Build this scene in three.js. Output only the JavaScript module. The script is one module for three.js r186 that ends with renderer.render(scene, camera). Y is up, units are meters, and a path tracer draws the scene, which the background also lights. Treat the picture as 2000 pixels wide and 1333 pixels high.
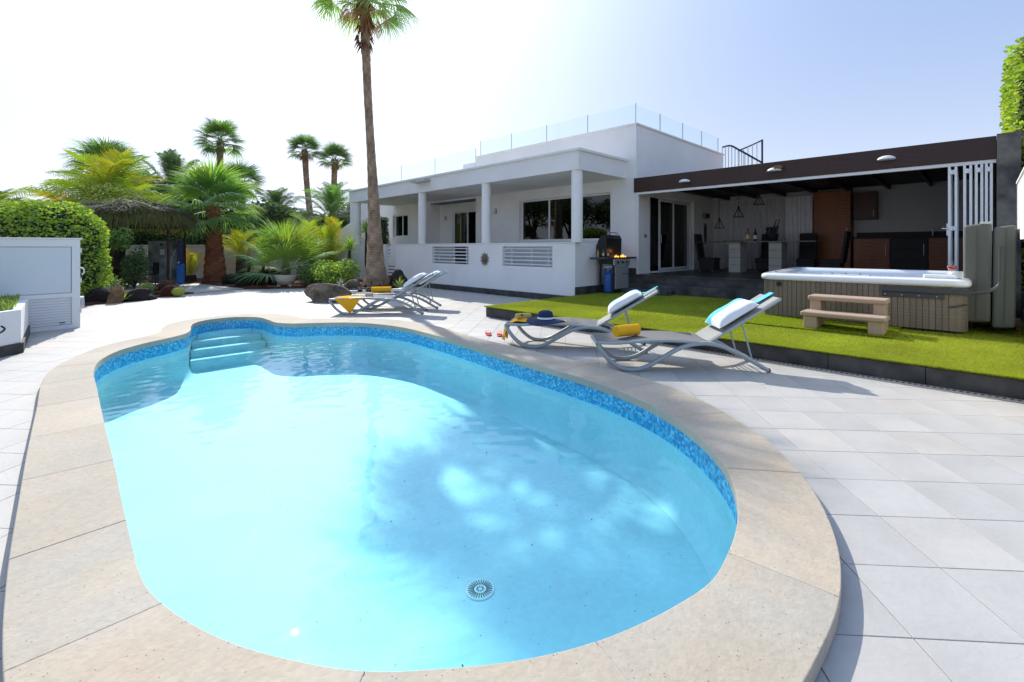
import * as THREE from 'three';
import { RoundedBoxGeometry } from 'three/addons/geometries/RoundedBoxGeometry.js';
import { mergeGeometries, toCreasedNormals } from 'three/addons/utils/BufferGeometryUtils.js';

// ---------------------------------------------------------------- camera, sky, sun, exposure
const scene = new THREE.Scene();
const renderer = new THREE.WebGLRenderer({ antialias: true });
renderer.toneMapping = THREE.LinearToneMapping;
renderer.toneMappingExposure = 1.62;
renderer.shadowMap.enabled = true;
// level camera with a shifted lens: the horizon lies above the middle of the picture
const camera = new THREE.PerspectiveCamera(2 * Math.atan(849 / 915) * 180 / Math.PI, 2070 / 1698, 0.05, 900);
camera.position.set(0, 1.6, 0);
camera.lookAt(0, 1.6, -10);
camera.setViewOffset(2070, 1698, 0, 365, 2000, 1333);

const SUN_AZ = 27.3 * Math.PI / 180, SUN_EL = 39.8 * Math.PI / 180;
const sunDir = new THREE.Vector3(-Math.sin(SUN_AZ) * Math.cos(SUN_EL), Math.sin(SUN_EL), -Math.cos(SUN_AZ) * Math.cos(SUN_EL));
{ // clear, slightly hazy sky, brighter round the sun
  const W = 1024, H = 512, data = new Float32Array(W * H * 4), d = new THREE.Vector3();
  for (let j = 0; j < H; j++) for (let i = 0; i < W; i++) {
    const up = ((j + 0.5) / H - 0.5) * Math.PI, ro = ((i + 0.5) / W - 0.5) * 2 * Math.PI;
    d.set(Math.cos(ro) * Math.cos(up), Math.sin(up), Math.sin(ro) * Math.cos(up));
    const g = Math.acos(THREE.MathUtils.clamp(d.dot(sunDir), -1, 1)) * 180 / Math.PI;
    const k = Math.exp(-Math.max(0, up) * 180 / Math.PI / 12), glow = 0.9 * Math.exp(-Math.pow(g / 30, 1.8));
    const haze = [0.46, 0.41, 0.24], blue = [0.17, 0.27, 0.495], warm = [1, 0.97, 0.92], o = (j * W + i) * 4;
    for (let c = 0; c < 3; c++) data[o + c] = d.y > -0.02 ? blue[c] + haze[c] * k + glow * warm[c] : 0.35;
    data[o + 3] = 1;
  }
  const t = new THREE.DataTexture(data, W, H, THREE.RGBAFormat, THREE.FloatType);
  t.mapping = THREE.EquirectangularReflectionMapping; t.magFilter = THREE.LinearFilter; t.minFilter = THREE.LinearFilter; t.needsUpdate = true;
  scene.background = t; scene.environment = t;
}
const sun = new THREE.DirectionalLight(new THREE.Color(1, 0.95, 0.86), 3.1);
sun.position.copy(sunDir).multiplyScalar(60).add(new THREE.Vector3(-3, 0, -10));
sun.target.position.set(-3, 0, -10);
sun.castShadow = true;
Object.assign(sun.shadow.camera, { left: -35, right: 35, top: 35, bottom: -35, near: 1, far: 150 });
sun.shadow.mapSize.set(4096, 4096);
scene.add(sun, sun.target);

// ---------------------------------------------------------------- helpers
let seed = 7;
const rnd = () => { seed = (seed + 0x6d2b79f5) | 0; let t = Math.imul(seed ^ (seed >>> 15), 1 | seed); t = (t + Math.imul(t ^ (t >>> 7), 61 | t)) ^ t; return ((t ^ (t >>> 14)) >>> 0) / 4294967296; };
const rr = (a, b) => a + (b - a) * rnd();
const pick = (list) => list[Math.floor(rnd() * list.length) % list.length];
const V = (x, y, z) => new THREE.Vector3(x, y, z);
const V2 = (x, y) => new THREE.Vector2(x, y);
const taken = new Map();
function numbered(name) { const n = taken.get(name) ?? 0; taken.set(name, n + 1); return n ? name + '_' + String(n).padStart(3, '0') : name; }
function thing(name, label, category, [x, y, z] = [0, 0, 0], turn = 0, group) {
  const o = new THREE.Group(); o.name = numbered(name); scene.add(o);
  o.position.set(x, y, z); o.rotation.y = turn; o.userData = { label, category };
  if (group) o.userData.group = group;
  return o;
}
function obj(name, geo, mat, parent) {
  if (Array.isArray(geo)) geo = merge(geo);
  const m = new THREE.Mesh(geo, mat); m.name = name; parent.add(m); return m;
}
function struct(name, geo, mat) { const m = obj(numbered(name), geo, mat, scene); m.userData.kind = 'structure'; return m; }
function merge(list) {
  const flat = list.map((g) => { const h = g.index ? g.toNonIndexed() : g; for (const k of Object.keys(h.attributes)) if (!['position', 'normal', 'uv'].includes(k)) h.deleteAttribute(k); if (!h.attributes.uv) h.setAttribute('uv', new THREE.BufferAttribute(new Float32Array(h.attributes.position.count * 2), 2)); return h; });
  return mergeGeometries(flat);
}
// uv in metres from the position, by the axis a face points along
function metric(geo) {
  const g = geo.index ? geo.toNonIndexed() : geo, p = g.attributes.position, uv = new Float32Array(p.count * 2);
  const a = V(), b = V(), c = V(), n = V();
  for (let i = 0; i < p.count; i += 3) {
    a.fromBufferAttribute(p, i); b.fromBufferAttribute(p, i + 1); c.fromBufferAttribute(p, i + 2);
    n.copy(b).sub(a).cross(c.clone().sub(a));
    const ax = Math.abs(n.x), ay = Math.abs(n.y), az = Math.abs(n.z);
    [a, b, c].forEach((q, k) => {
      const [u, v] = ay >= ax && ay >= az ? [q.x, q.z] : ax >= az ? [q.z, q.y] : [q.x, q.y];
      uv[(i + k) * 2] = u; uv[(i + k) * 2 + 1] = v;
    });
  }
  g.setAttribute('uv', new THREE.BufferAttribute(uv, 2));
  return g;
}
const box = (x0, x1, y0, y1, z0, z1) => metric(new THREE.BoxGeometry(x1 - x0, y1 - y0, z1 - z0).translate((x0 + x1) / 2, (y0 + y1) / 2, (z0 + z1) / 2));
const rbox = (x0, x1, y0, y1, z0, z1, r = 0.01, s = 2) => metric(new RoundedBoxGeometry(x1 - x0, y1 - y0, z1 - z0, s, Math.min(r, (x1 - x0) / 2.01, (y1 - y0) / 2.01, (z1 - z0) / 2.01)).translate((x0 + x1) / 2, (y0 + y1) / 2, (z0 + z1) / 2));
const hbox = (a0, a1, y0, y1, b0, b1, r) => r ? rbox(a0, a1, y0, y1, -b1, -b0, r) : box(a0, a1, y0, y1, -b1, -b0);   // a along the house front, b into the house
const cyl = (r0, r1, y0, y1, x = 0, z = 0, n = 24) => new THREE.CylinderGeometry(r1, r0, y1 - y0, n).translate(x, (y0 + y1) / 2, z);
const tube = (pts, r, n = 40, k = 8, closed = false) => new THREE.TubeGeometry(new THREE.CatmullRomCurve3(pts, closed, 'centripetal'), n, r, k, closed);
const rod = (a, b, r, k = 8) => { const d = b.clone().sub(a), g = new THREE.CylinderGeometry(r, r, d.length(), k); g.applyQuaternion(new THREE.Quaternion().setFromUnitVectors(V(0, 1, 0), d.clone().normalize())); return g.translate((a.x + b.x) / 2, (a.y + b.y) / 2, (a.z + b.z) / 2); };
const lathe = (pts, n = 28) => new THREE.LatheGeometry(pts.map(([x, y]) => V2(x, y)), n);
function prism(poly, y0, y1, bevel = 0, holes = []) {   // poly of [x, z] seen from above
  const s = new THREE.Shape(poly.map(([x, z]) => V2(x, -z)));
  for (const h of holes) s.holes.push(new THREE.Path(h.map(([x, z]) => V2(x, -z))));
  const g = new THREE.ExtrudeGeometry(s, { depth: y1 - y0 - 2 * bevel, bevelEnabled: bevel > 0, bevelSize: bevel, bevelThickness: bevel, bevelOffset: -bevel, bevelSegments: 2, curveSegments: 1 });
  return metric(g.rotateX(-Math.PI / 2).translate(0, y0 + bevel, 0));
}
function sheet(poly, y, holes = []) {
  const s = new THREE.Shape(poly.map(([x, z]) => V2(x, -z)));
  for (const h of holes) s.holes.push(new THREE.Path(h.map(([x, z]) => V2(x, -z))));
  return metric(new THREE.ShapeGeometry(s, 1).rotateX(-Math.PI / 2).translate(0, y, 0));
}
function wallShape(a0, a1, y0, y1, b0, b1, openings = []) {   // an upright wall with rectangular openings [a0, a1, y0, y1]
  const s = new THREE.Shape([V2(a0, y0), V2(a1, y0), V2(a1, y1), V2(a0, y1)]);
  for (const [p, q, r, t] of openings) s.holes.push(new THREE.Path([V2(p, r), V2(p, t), V2(q, t), V2(q, r)]));
  return metric(new THREE.ExtrudeGeometry(s, { depth: b1 - b0, bevelEnabled: false }).translate(0, 0, -b1));
}
// house axes: a runs along the front towards the right wall, b runs into the house
const AX = [0.71842, 0.69561], BX = [0.69561, -0.71842], TURN = -Math.atan2(AX[1], AX[0]);
const hp = (a, b, y = 0) => [a * AX[0] + b * BX[0], y, a * AX[1] + b * BX[1]];

// ---------------------------------------------------------------- textures
function hash(x, y, s) { let h = Math.imul(x, 374761393) ^ Math.imul(y, 668265263) ^ Math.imul(s, 1274126177); h = Math.imul(h ^ (h >>> 13), 1274126177); return ((h ^ (h >>> 16)) >>> 0) / 4294967296; }
function vnoise(u, v, n, s) {   // u, v in 0..1, tiles after n cells
  const x = u * n, y = v * n, ix = Math.floor(x), iy = Math.floor(y), fx = x - ix, fy = y - iy, w = (t) => t * t * (3 - 2 * t), m = (k) => ((k % n) + n) % n;
  const a = hash(m(ix), m(iy), s), b = hash(m(ix + 1), m(iy), s), c = hash(m(ix), m(iy + 1), s), d = hash(m(ix + 1), m(iy + 1), s);
  return a + (b - a) * w(fx) + (c - a) * w(fy) + (a - b - c + d) * w(fx) * w(fy);
}
const fbm = (u, v, n, s, oct = 4) => { let t = 0, k = 0.5, sum = 0; for (let i = 0; i < oct; i++) { t += k * vnoise(u, v, n << i, s + i); sum += k; k *= 0.55; } return t / sum; };
function tex(size, fn, { srgb = true, metres = 1, height = size } = {}) {
  const data = new Uint8Array(size * height * 4);
  for (let j = 0; j < height; j++) for (let i = 0; i < size; i++) {
    const c = fn((i + 0.5) / size, (j + 0.5) / height, i, j), o = (j * size + i) * 4;
    for (let k = 0; k < 3; k++) data[o + k] = Math.max(0, Math.min(255, 255 * (c.length ? c[k] : c)));
    data[o + 3] = 255;
  }
  const t = new THREE.DataTexture(data, size, height, THREE.RGBAFormat);
  t.wrapS = t.wrapT = THREE.RepeatWrapping; t.magFilter = THREE.LinearFilter; t.minFilter = THREE.LinearMipmapLinearFilter; t.generateMipmaps = true;
  if (srgb) t.colorSpace = THREE.SRGBColorSpace;
  t.repeat.set(1 / metres, 1 / metres); t.needsUpdate = true;
  return t;
}
const grey = (k) => [k, k, k];
const T = {
  plaster: tex(512, (u, v) => grey(0.93 + 0.07 * fbm(u, v, 4, 3, 5)), { metres: 3 }),
  plasterBump: tex(512, (u, v) => grey(0.5 * fbm(u, v, 48, 5, 3) + 0.5 * fbm(u, v, 6, 8, 3)), { srgb: false, metres: 1.2 }),
  tile: tex(512, (u, v) => { const k = fbm(u + 0.25 * fbm(u, v, 3, 91, 3), v, 3, 21, 6), s = fbm(u, v, 40, 22, 3); const t = 0.88 + 0.13 * k + 0.035 * (s - 0.5); return [t * 1.0, t * 0.998, t * 0.998]; }, { metres: 1.7 }),
  tileBump: tex(256, (u, v) => grey(fbm(u, v, 30, 33, 3)), { srgb: false, metres: 0.6 }),
  coping: tex(1024, (u, v, i, j) => { const k = fbm(u, v, 4, 41, 6), s = fbm(u, v, 90, 44, 2), w = fbm(u, v, 9, 47, 4); const p = hash(i >> 1, j >> 1, 5) > 0.9985 ? 0.55 : 1; const t = (0.84 + 0.12 * k + 0.07 * (s - 0.5)) * p; return [t * (1 + 0.05 * (w - 0.5)), t * 0.985, t * (0.95 - 0.06 * (w - 0.5))]; }, { metres: 2.2 }),
  copingBump: tex(512, (u, v, i, j) => grey(0.6 * fbm(u, v, 64, 53, 3) + 0.25 - (hash(i >> 1, j >> 1, 9) > 0.997 ? 0.4 : 0)), { srgb: false, metres: 0.9 }),
  slate: tex(512, (u, v) => { const k = fbm(u, v, 5, 61, 6), w = fbm(u, v, 3, 66, 4); return [0.5 + 0.6 * (k - 0.3), 0.5 + 0.58 * (k - 0.3), 0.5 + 0.52 * (k - 0.3) + 0.05 * (w - 0.5)]; }, { metres: 1.3 }),
  wood: tex(512, (u, v) => { const k = fbm(u * 0.999, v, 2, 71, 3), g = fbm(u, (v * 14 + k * 2) % 1, 6, 72, 4), f = vnoise(u * 0.999, v, 128, 74); const t = 0.62 + 0.38 * g + 0.12 * (f - 0.5); return [t, t * 0.96, t * 0.92]; }, { metres: 1.4 }),
  weave: tex(128, (u, v) => { const a = Math.sin(u * Math.PI * 32), b = Math.sin(v * Math.PI * 32); return grey(0.78 + 0.22 * (a * b > 0 ? Math.abs(a) : Math.abs(b))); }, { metres: 0.08 }),
  cloth: tex(256, (u, v) => grey(0.5 + 0.5 * fbm(u, v, 40, 81, 3)), { srgb: false, metres: 0.25 }),
  rock: tex(512, (u, v) => { const k = fbm(u, v, 5, 101, 6), s = fbm(u, v, 40, 105, 3); const t = 0.5 + 0.7 * (k - 0.4) + 0.25 * (s - 0.5); return [t, t * 0.94, t * 0.86]; }, { metres: 1 }),
  rockBump: tex(256, (u, v) => grey(fbm(u, v, 10, 107, 5)), { srgb: false, metres: 0.6 }),
  gravel: tex(512, (u, v, i, j) => { const k = fbm(u, v, 60, 111, 3), w = fbm(u, v, 4, 114, 4); const t = 0.35 + 0.9 * k * (0.6 + 0.6 * w); return [t, t * 0.8, t * 0.72]; }, { metres: 1.5 }),
  bark: tex(256, (u, v) => { const k = fbm(u, v, 6, 121, 5), r = 0.5 + 0.5 * Math.sin(v * Math.PI * 2 * 14 + 5 * fbm(u, v, 5, 125, 3)); const t = 0.72 + 0.6 * (k - 0.45) + 0.07 * (r - 0.5); return [t, t * 0.95, t * 0.9]; }, { metres: 1.2 }),
  barkBump: tex(256, (u, v) => { const r = 0.5 + 0.5 * Math.sin(v * Math.PI * 2 * 14 + 5 * fbm(u, v, 5, 125, 3)); return grey(0.55 * r + 0.45 * fbm(u, v, 20, 129, 3)); }, { srgb: false, metres: 1.2 }),
  ripple: tex(512, (u, v) => grey(0.55 * fbm(u, v, 6, 131, 3) + 0.45 * vnoise(u, v, 26, 134)), { srgb: false, metres: 3.1 }),
  pool: tex(512, (u, v) => { const k = fbm(u, v, 6, 141, 5), s = fbm(u, v, 70, 144, 2); const t = 0.93 + 0.09 * (k - 0.5) + 0.05 * (s - 0.5); return [t * 0.985, t, t]; }, { metres: 2.6 }),
  turf: tex(512, (u, v) => { const k = fbm(u, v, 80, 151, 2), w = fbm(u, v, 4, 155, 4); const t = 0.55 + 0.5 * k * (0.7 + 0.5 * w); return [t, t, t * 0.9]; }, { metres: 1.6 }),
};

// ---------------------------------------------------------------- materials
const lin = (r, g, b) => new THREE.Color().setRGB(r, g, b);
const std = (c, roughness = 0.8, more = {}) => new THREE.MeshStandardMaterial({ color: lin(...c), roughness, ...more });
const phys = (c, roughness, more = {}) => new THREE.MeshPhysicalMaterial({ color: lin(...c), roughness, ...more });
const M = {
  white: std([0.90, 0.89, 0.87], 0.85, { map: T.plaster, bumpMap: T.plasterBump, bumpScale: 0.004 }),
  wallInside: std([0.20, 0.20, 0.20], 0.9),
  whitePaint: std([0.80, 0.80, 0.79], 0.45),
  slate: std([0.17, 0.17, 0.165], 0.75, { map: T.slate, bumpMap: T.rockBump, bumpScale: 0.004 }),
  darkFloor: std([0.13, 0.135, 0.145], 0.4, { map: T.slate }),
  tiles: [[0.515, 0.50, 0.465], [0.525, 0.508, 0.472], [0.54, 0.52, 0.48], [0.54, 0.51, 0.46], [0.507, 0.492, 0.46]].map((c) => std(c, 0.55, { map: T.tile, bumpMap: T.tileBump, bumpScale: 0.0012 })),
  grout: std([0.50, 0.49, 0.46], 0.95, { map: T.turf }),
  coping: [[0.60, 0.535, 0.45], [0.565, 0.51, 0.435], [0.62, 0.545, 0.45], [0.55, 0.505, 0.44]].map((c) => std(c, 0.8, { map: T.coping, bumpMap: T.copingBump, bumpScale: 0.003 })),
  copingJoint: std([0.54, 0.49, 0.42], 0.95),
  poolWall: std([0.60, 0.93, 0.97], 0.6, { map: T.pool }),
  mosaic: std([1, 1, 1], 0.18),
  water: phys([0.72, 0.965, 1.0], 0.02, { transmission: 1, thickness: 0, ior: 1.33, specularIntensity: 0.8, bumpMap: T.ripple, bumpScale: 0.007 }),
  tubWater: phys([0.70, 0.9, 1.0], 0.0, { transmission: 1, thickness: 0, ior: 1.33, bumpMap: T.ripple, bumpScale: 0.01 }),
  glass: phys([0.95, 0.985, 0.98], 0.0, { transmission: 1, thickness: 0, ior: 1.5 }),
  tealGlass: phys([0.955, 0.99, 0.99], 0.0, { transmission: 1, thickness: 0, ior: 1.45, specularIntensity: 0.7 }),
  darkGlass: phys([0.16, 0.17, 0.18], 0.0, { transmission: 1, thickness: 0, ior: 1.6 }),
  steel: std([0.55, 0.56, 0.57], 0.35, { metalness: 0.9 }),
  brushed: std([0.50, 0.51, 0.50], 0.45, { metalness: 0.6 }),
  blackMetal: std([0.018, 0.019, 0.021], 0.45),
  black: std([0.012, 0.012, 0.013], 0.6),
  darkWood: std([0.06, 0.024, 0.016], 0.5, { map: T.wood, bumpMap: T.cloth, bumpScale: 0.001 }),
  rafter: std([0.06, 0.045, 0.04], 0.55, { map: T.wood }),
  ceiling: std([0.03, 0.022, 0.018], 0.6, { map: T.wood }),
  cabinetWood: std([0.46, 0.14, 0.03], 0.45, { map: T.wood }),
  frameGrey: std([0.33, 0.37, 0.38], 0.38),
  sling: std([0.20, 0.195, 0.185], 0.85, { map: T.weave }),
  slingLight: std([0.40, 0.39, 0.36], 0.85, { map: T.weave }),
  cushion: std([0.80, 0.80, 0.78], 0.95, { bumpMap: T.cloth, bumpScale: 0.004 }),
  aqua: std([0.13, 0.58, 0.72], 0.95, { bumpMap: T.cloth, bumpScale: 0.004 }),
  navy: std([0.012, 0.03, 0.10], 0.9, { map: T.weave }),
  yellow: std([0.85, 0.43, 0.01], 0.98, { bumpMap: T.cloth, bumpScale: 0.006 }),
  red: std([0.62, 0.05, 0.04], 0.6),
  turfBase: std([0.20, 0.26, 0.015], 0.95, { map: T.turf }),
  blade: phys([1, 1, 1], 1.0, { transmission: 0.5, thickness: 0, specularIntensity: 0.25, side: THREE.DoubleSide }),
  tubRim: phys([0.82, 0.84, 0.86], 0.18, { clearcoat: 0.4 }),
  slats: [[0.27, 0.235, 0.185], [0.30, 0.26, 0.21], [0.25, 0.22, 0.175]].map((c) => std(c, 0.6, { map: T.wood })),
  beige: std([0.42, 0.30, 0.21], 0.6, { bumpMap: T.cloth, bumpScale: 0.001 }),
  coverVinyl: std([0.105, 0.11, 0.092], 0.7, { bumpMap: T.cloth, bumpScale: 0.003 }),
  charcoal: std([0.05, 0.052, 0.056], 0.5),
  concreteGrey: std([0.34, 0.335, 0.31], 0.9, { map: T.slate, bumpMap: T.plasterBump, bumpScale: 0.005 }),
  cream: std([0.80, 0.74, 0.65], 0.9, { map: T.plaster, bumpMap: T.plasterBump, bumpScale: 0.005 }),
  soil: std([0.16, 0.055, 0.034], 0.95, { map: T.gravel, bumpMap: T.rockBump, bumpScale: 0.02 }),
  earth: std([0.46, 0.41, 0.34], 0.95, { map: T.gravel }),
  rockBrown: std([0.50, 0.43, 0.35], 0.9, { map: T.rock, bumpMap: T.rockBump, bumpScale: 0.03 }),
  rockDark: std([0.055, 0.05, 0.048], 0.9, { map: T.rock, bumpMap: T.rockBump, bumpScale: 0.03 }),
  rockRed: std([0.25, 0.075, 0.04], 0.9, { map: T.rock, bumpMap: T.rockBump, bumpScale: 0.02 }),
  rockCream: std([0.62, 0.42, 0.25], 0.9, { map: T.rock, bumpMap: T.rockBump, bumpScale: 0.02 }),
  bark: std([0.56, 0.44, 0.32], 0.95, { map: T.bark, bumpMap: T.barkBump, bumpScale: 0.012 }),
  barkRed: std([0.42, 0.17, 0.085], 0.95, { map: T.bark, bumpMap: T.barkBump, bumpScale: 0.02 }),
  barkDark: std([0.10, 0.075, 0.055], 0.95, { map: T.bark, bumpMap: T.barkBump, bumpScale: 0.02 }),
  curtain: phys([0.80, 0.80, 0.80], 1, { transmission: 0.35, thickness: 0, side: THREE.DoubleSide }),
  blue: std([0.015, 0.09, 0.32], 0.4),
  navyPaint: std([0.012, 0.02, 0.10], 0.4),
  greyBlue: std([0.56, 0.64, 0.66], 0.6, { map: T.slate }),
  block: std([0.55, 0.53, 0.47], 0.85, { map: T.plaster, bumpMap: T.plasterBump, bumpScale: 0.01 }),
};
const leafMat = (c, t = 0.45) => phys(c, 1, { transmission: t, thickness: 0, side: THREE.DoubleSide });
const L = {
  fan: [[0.22, 0.43, 0.04], [0.28, 0.50, 0.045], [0.15, 0.32, 0.04]].map((c) => leafMat(c, 0.58)),
  fanYellow: [[0.36, 0.44, 0.03], [0.44, 0.40, 0.03], [0.27, 0.43, 0.03]].map((c) => leafMat(c, 0.58)),
  dark: [[0.10, 0.19, 0.045], [0.13, 0.23, 0.05], [0.08, 0.15, 0.035]].map((c) => leafMat(c, 0.4)),
  gold: [[0.62, 0.50, 0.025], [0.42, 0.50, 0.025], [0.66, 0.40, 0.02]].map((c) => leafMat(c)),
  areca: [[0.32, 0.46, 0.02], [0.48, 0.48, 0.025], [0.20, 0.34, 0.02]].map((c) => leafMat(c)),
  dead: [[0.50, 0.31, 0.12], [0.40, 0.23, 0.09]].map((c) => leafMat(c, 0.3)),
  yucca: [[0.26, 0.46, 0.05], [0.42, 0.55, 0.05]].map((c) => leafMat(c, 0.4)),
  variegated: leafMat([0.55, 0.58, 0.20], 0.4),
  copies: leafMat([1, 1, 1], 0.45),
};

// ---------------------------------------------------------------- pool outline and ground
const toXZ = (list) => list.map(([x, d]) => [x, -d]);
const innerPts = toXZ([[-0.59, 1.68], [-0.9, 1.73], [-1.2, 1.82], [-1.5, 1.96], [-1.72, 2.1], [-1.87, 2.23], [-2.0, 2.36], [-2.34, 2.7], [-2.96, 3.33], [-3.78, 4.15], [-4.62, 5.0], [-5.42, 5.82], [-5.79, 6.31], [-6.05, 6.87], [-6.12, 7.42], [-6.07, 7.9], [-6.08, 8.25], [-6.25, 8.62], [-6.55, 9.05], [-6.76, 9.46], [-6.78, 9.88], [-6.5, 10.23], [-5.95, 10.22], [-5.48, 9.82], [-5.12, 9.48], [-4.71, 9.37], [-4.19, 9.46], [-3.49, 9.47], [-2.57, 9.02], [-1.64, 8.12], [-0.87, 7.23], [-0.1, 6.28], [0.4, 5.7], [0.82, 5.15], [1.12, 4.62], [1.28, 4.19], [1.35, 3.82], [1.37, 3.44], [1.33, 3.1], [1.24, 2.8], [1.12, 2.54], [0.97, 2.31], [0.82, 2.13], [0.62, 1.99], [0.4, 1.87], [0.18, 1.78], [-0.06, 1.72], [-0.31, 1.69]]);
const outerPts = toXZ([[-0.75, 1.1], [-1.15, 1.17], [-1.5, 1.36], [-1.82, 1.62], [-2.03, 1.8], [-2.3, 2.05], [-2.61, 2.35], [-3.06, 2.8], [-3.64, 3.38], [-4.64, 4.4], [-5.66, 5.45], [-6.05, 5.98], [-6.32, 6.5], [-6.56, 7.1], [-6.62, 7.6], [-6.58, 8.0], [-6.66, 8.42], [-6.98, 8.9], [-7.2, 9.4], [-7.18, 10.0], [-6.88, 10.55], [-6.4, 10.82], [-5.86, 10.8], [-5.3, 10.5], [-4.9, 10.14], [-4.5, 10.03], [-3.95, 10.11], [-3.3, 10.05], [-2.49, 9.66], [-1.75, 9.0], [-0.95, 7.97], [-0.26, 7.2], [0.42, 6.5], [0.93, 5.97], [1.3, 5.5], [1.57, 5.04], [1.74, 4.56], [1.83, 4.09], [1.87, 3.66], [1.84, 3.28], [1.76, 2.88], [1.64, 2.54], [1.5, 2.26], [1.32, 2.0], [1.1, 1.77], [0.85, 1.55], [0.5, 1.33], [0.1, 1.17], [-0.35, 1.09]]);
const closed = (pts, n) => { const c = new THREE.CatmullRomCurve3(pts.map(([x, z]) => V(x, 0, z)), true, 'centripetal'); c.arcLengthDivisions = 1200; const out = c.getSpacedPoints(n).map((p) => [p.x, p.z]); out.pop(); return out; };
const innerLine = closed(innerPts, 420), outerLine = closed(outerPts, 420);
const ringNormal = (line, i) => { const n = line.length, [ax, az] = line[(i + n - 2) % n], [bx, bz] = line[(i + 2) % n], dx = bx - ax, dz = bz - az, l = Math.hypot(dx, dz); return [dz / l, -dx / l]; };
let area2 = 0; innerLine.forEach(([x, z], i) => { const [p, q] = innerLine[(i + 1) % innerLine.length]; area2 += x * q - p * z; });
const OUT = area2 > 0 ? 1 : -1;   // sign of the outward normal
const offsetLine = (line, d) => line.map(([x, z], i) => { const [nx, nz] = ringNormal(line, i); return [x + nx * d * OUT, z + nz * d * OUT]; });
function insidePoly(poly, x, z) { let c = false; for (let i = 0, j = poly.length - 1; i < poly.length; j = i++) { const [xi, zi] = poly[i], [xj, zj] = poly[j]; if ((zi > z) !== (zj > z) && x < (xj - xi) * (z - zi) / (zj - zi) + xi) c = !c; } return c; }
function clipHalf(poly, px, pz, nx, nz) {   // keeps what lies on the side of the normal
  const out = [];
  for (let i = 0; i < poly.length; i++) {
    const a = poly[i], b = poly[(i + 1) % poly.length], da = (a[0] - px) * nx + (a[1] - pz) * nz, db = (b[0] - px) * nx + (b[1] - pz) * nz;
    if (da >= 0) out.push(a);
    if ((da >= 0) !== (db >= 0)) { const t = da / (da - db); out.push([a[0] + (b[0] - a[0]) * t, a[1] + (b[1] - a[1]) * t]); }
  }
  return out;
}
const holeLine = offsetLine(innerLine, 0.16).filter((_, i) => i % 3 === 0);
struct('ground', sheet([[-420, -420], [420, -420], [420, 420], [-420, 420]], -0.03, [holeLine]), M.earth);

// ---------------------------------------------------------------- patio of square tiles
const GA = Math.atan(0.0655), GC = Math.cos(GA), GS = Math.sin(GA), TS = 0.452;
const cut = { grass: [], };
const bedLine = toXZ([[-13.3, 9.5], [-12.2, 12.84], [-11.9, 14.8], [-11.55, 16.5], [-10.9, 18.0], [-8.8, 18.3], [-7.1, 17.0], [-6.45, 14.1], [-4.2, 15.3], [-4.6, 17.6], [-4.8, 19.4]]);
const patioPoly = [...bedLine.map(([x, z]) => [x, z]), hp(-19, 10.66), hp(-8.4, 10.66), hp(-8.2, 7.3), hp(0.6, 7.3), hp(0.6, -12), hp(-20, -14)].map((p) => p.length === 3 ? [p[0], p[2]] : p);
const patio = thing('patio', 'pale stone tile patio round the pool', 'patio'); patio.userData = { kind: 'structure' };
obj('grout', sheet(patioPoly, -0.006, [holeLine]), M.grout, patio);
{
  const cell = (i, j) => { const x = (i - 0.31) * TS, z = (j + 0.04) * TS; return [x * GC - z * GS, z * GC + x * GS]; };
  const half = TS / 2 - 0.0022, tileGeo = [];
  const localSquare = [[-half, -half], [half, -half], [half, half], [-half, half]];
  for (let k = 0; k < 10; k++) { const g = prism(localSquare, -0.02, 0, 0.0018), uv = g.attributes.uv, ou = rnd(), ov = rnd(), t = Math.floor(rnd() * 4); for (let i = 0; i < uv.count; i++) { let u = uv.getX(i), v = uv.getY(i); for (let q = 0; q < t; q++) [u, v] = [-v, u]; uv.setXY(i, u + ou * 2, v + ov * 2); } tileGeo.push(g); }
  const all = [];
  for (let i = -48; i <= 24; i++) for (let j = -56; j <= 12; j++) {
    const [cx, cz] = cell(i, j);
    let poly = localSquare.map(([x, z]) => [cx + x * GC - z * GS, cz + z * GC + x * GS]);
    const corners = poly.filter(([x, z]) => insidePoly(patioPoly, x, z)).length;
    if (corners < 2) continue;
    if (poly.every(([x, z]) => insidePoly(outerLine, x, z))) continue;
    let whole = true;
    if (poly.some(([x, z]) => insidePoly(outerLine, x, z))) {
      let best = 1e9, bi = 0;
      outerLine.forEach(([x, z], k) => { const d = (x - cx) ** 2 + (z - cz) ** 2; if (d < best) { best = d; bi = k; } });
      const [nx, nz] = ringNormal(outerLine, bi);
      poly = clipHalf(poly, outerLine[bi][0] - nx * OUT * 0.12, outerLine[bi][1] - nz * OUT * 0.12, nx * OUT, nz * OUT); whole = false;
      if (poly.length < 3) continue;
    }
    const d = -cz, seen = d > 1.3 && Math.abs(cx + 0.03 * d) < 1.15 * d + 0.4;
    all.push({ cx, cz, poly, whole, size: seen ? 1 / (cx * cx + d * d) : -1 });
  }
  all.sort((a, b) => b.size - a.size);
  const rest = M.tiles.map(() => []);
  all.forEach((t, k) => {
    const tone = Math.floor(rnd() * rnd() * 5.99) % 5, v = Math.floor(rnd() * 10);
    let g, p = [t.cx, rr(-0.0008, 0.0008), t.cz], turn = -GA;
    if (t.whole) g = tileGeo[v]; else { g = prism(t.poly.map(([x, z]) => [x - t.cx, z - t.cz]), -0.02, 0, 0.0018); turn = 0; }
    if (k < 300) { const m = obj('tile', g, M.tiles[tone], patio); m.position.set(...p); m.rotation.y = turn; }
    else rest[tone].push(g.clone().rotateY(turn).translate(...p));
  });
  rest.forEach((list, k) => { const m = obj('far_tiles', list, M.tiles[k], patio); m.userData.kind = 'stuff'; });
}

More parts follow.
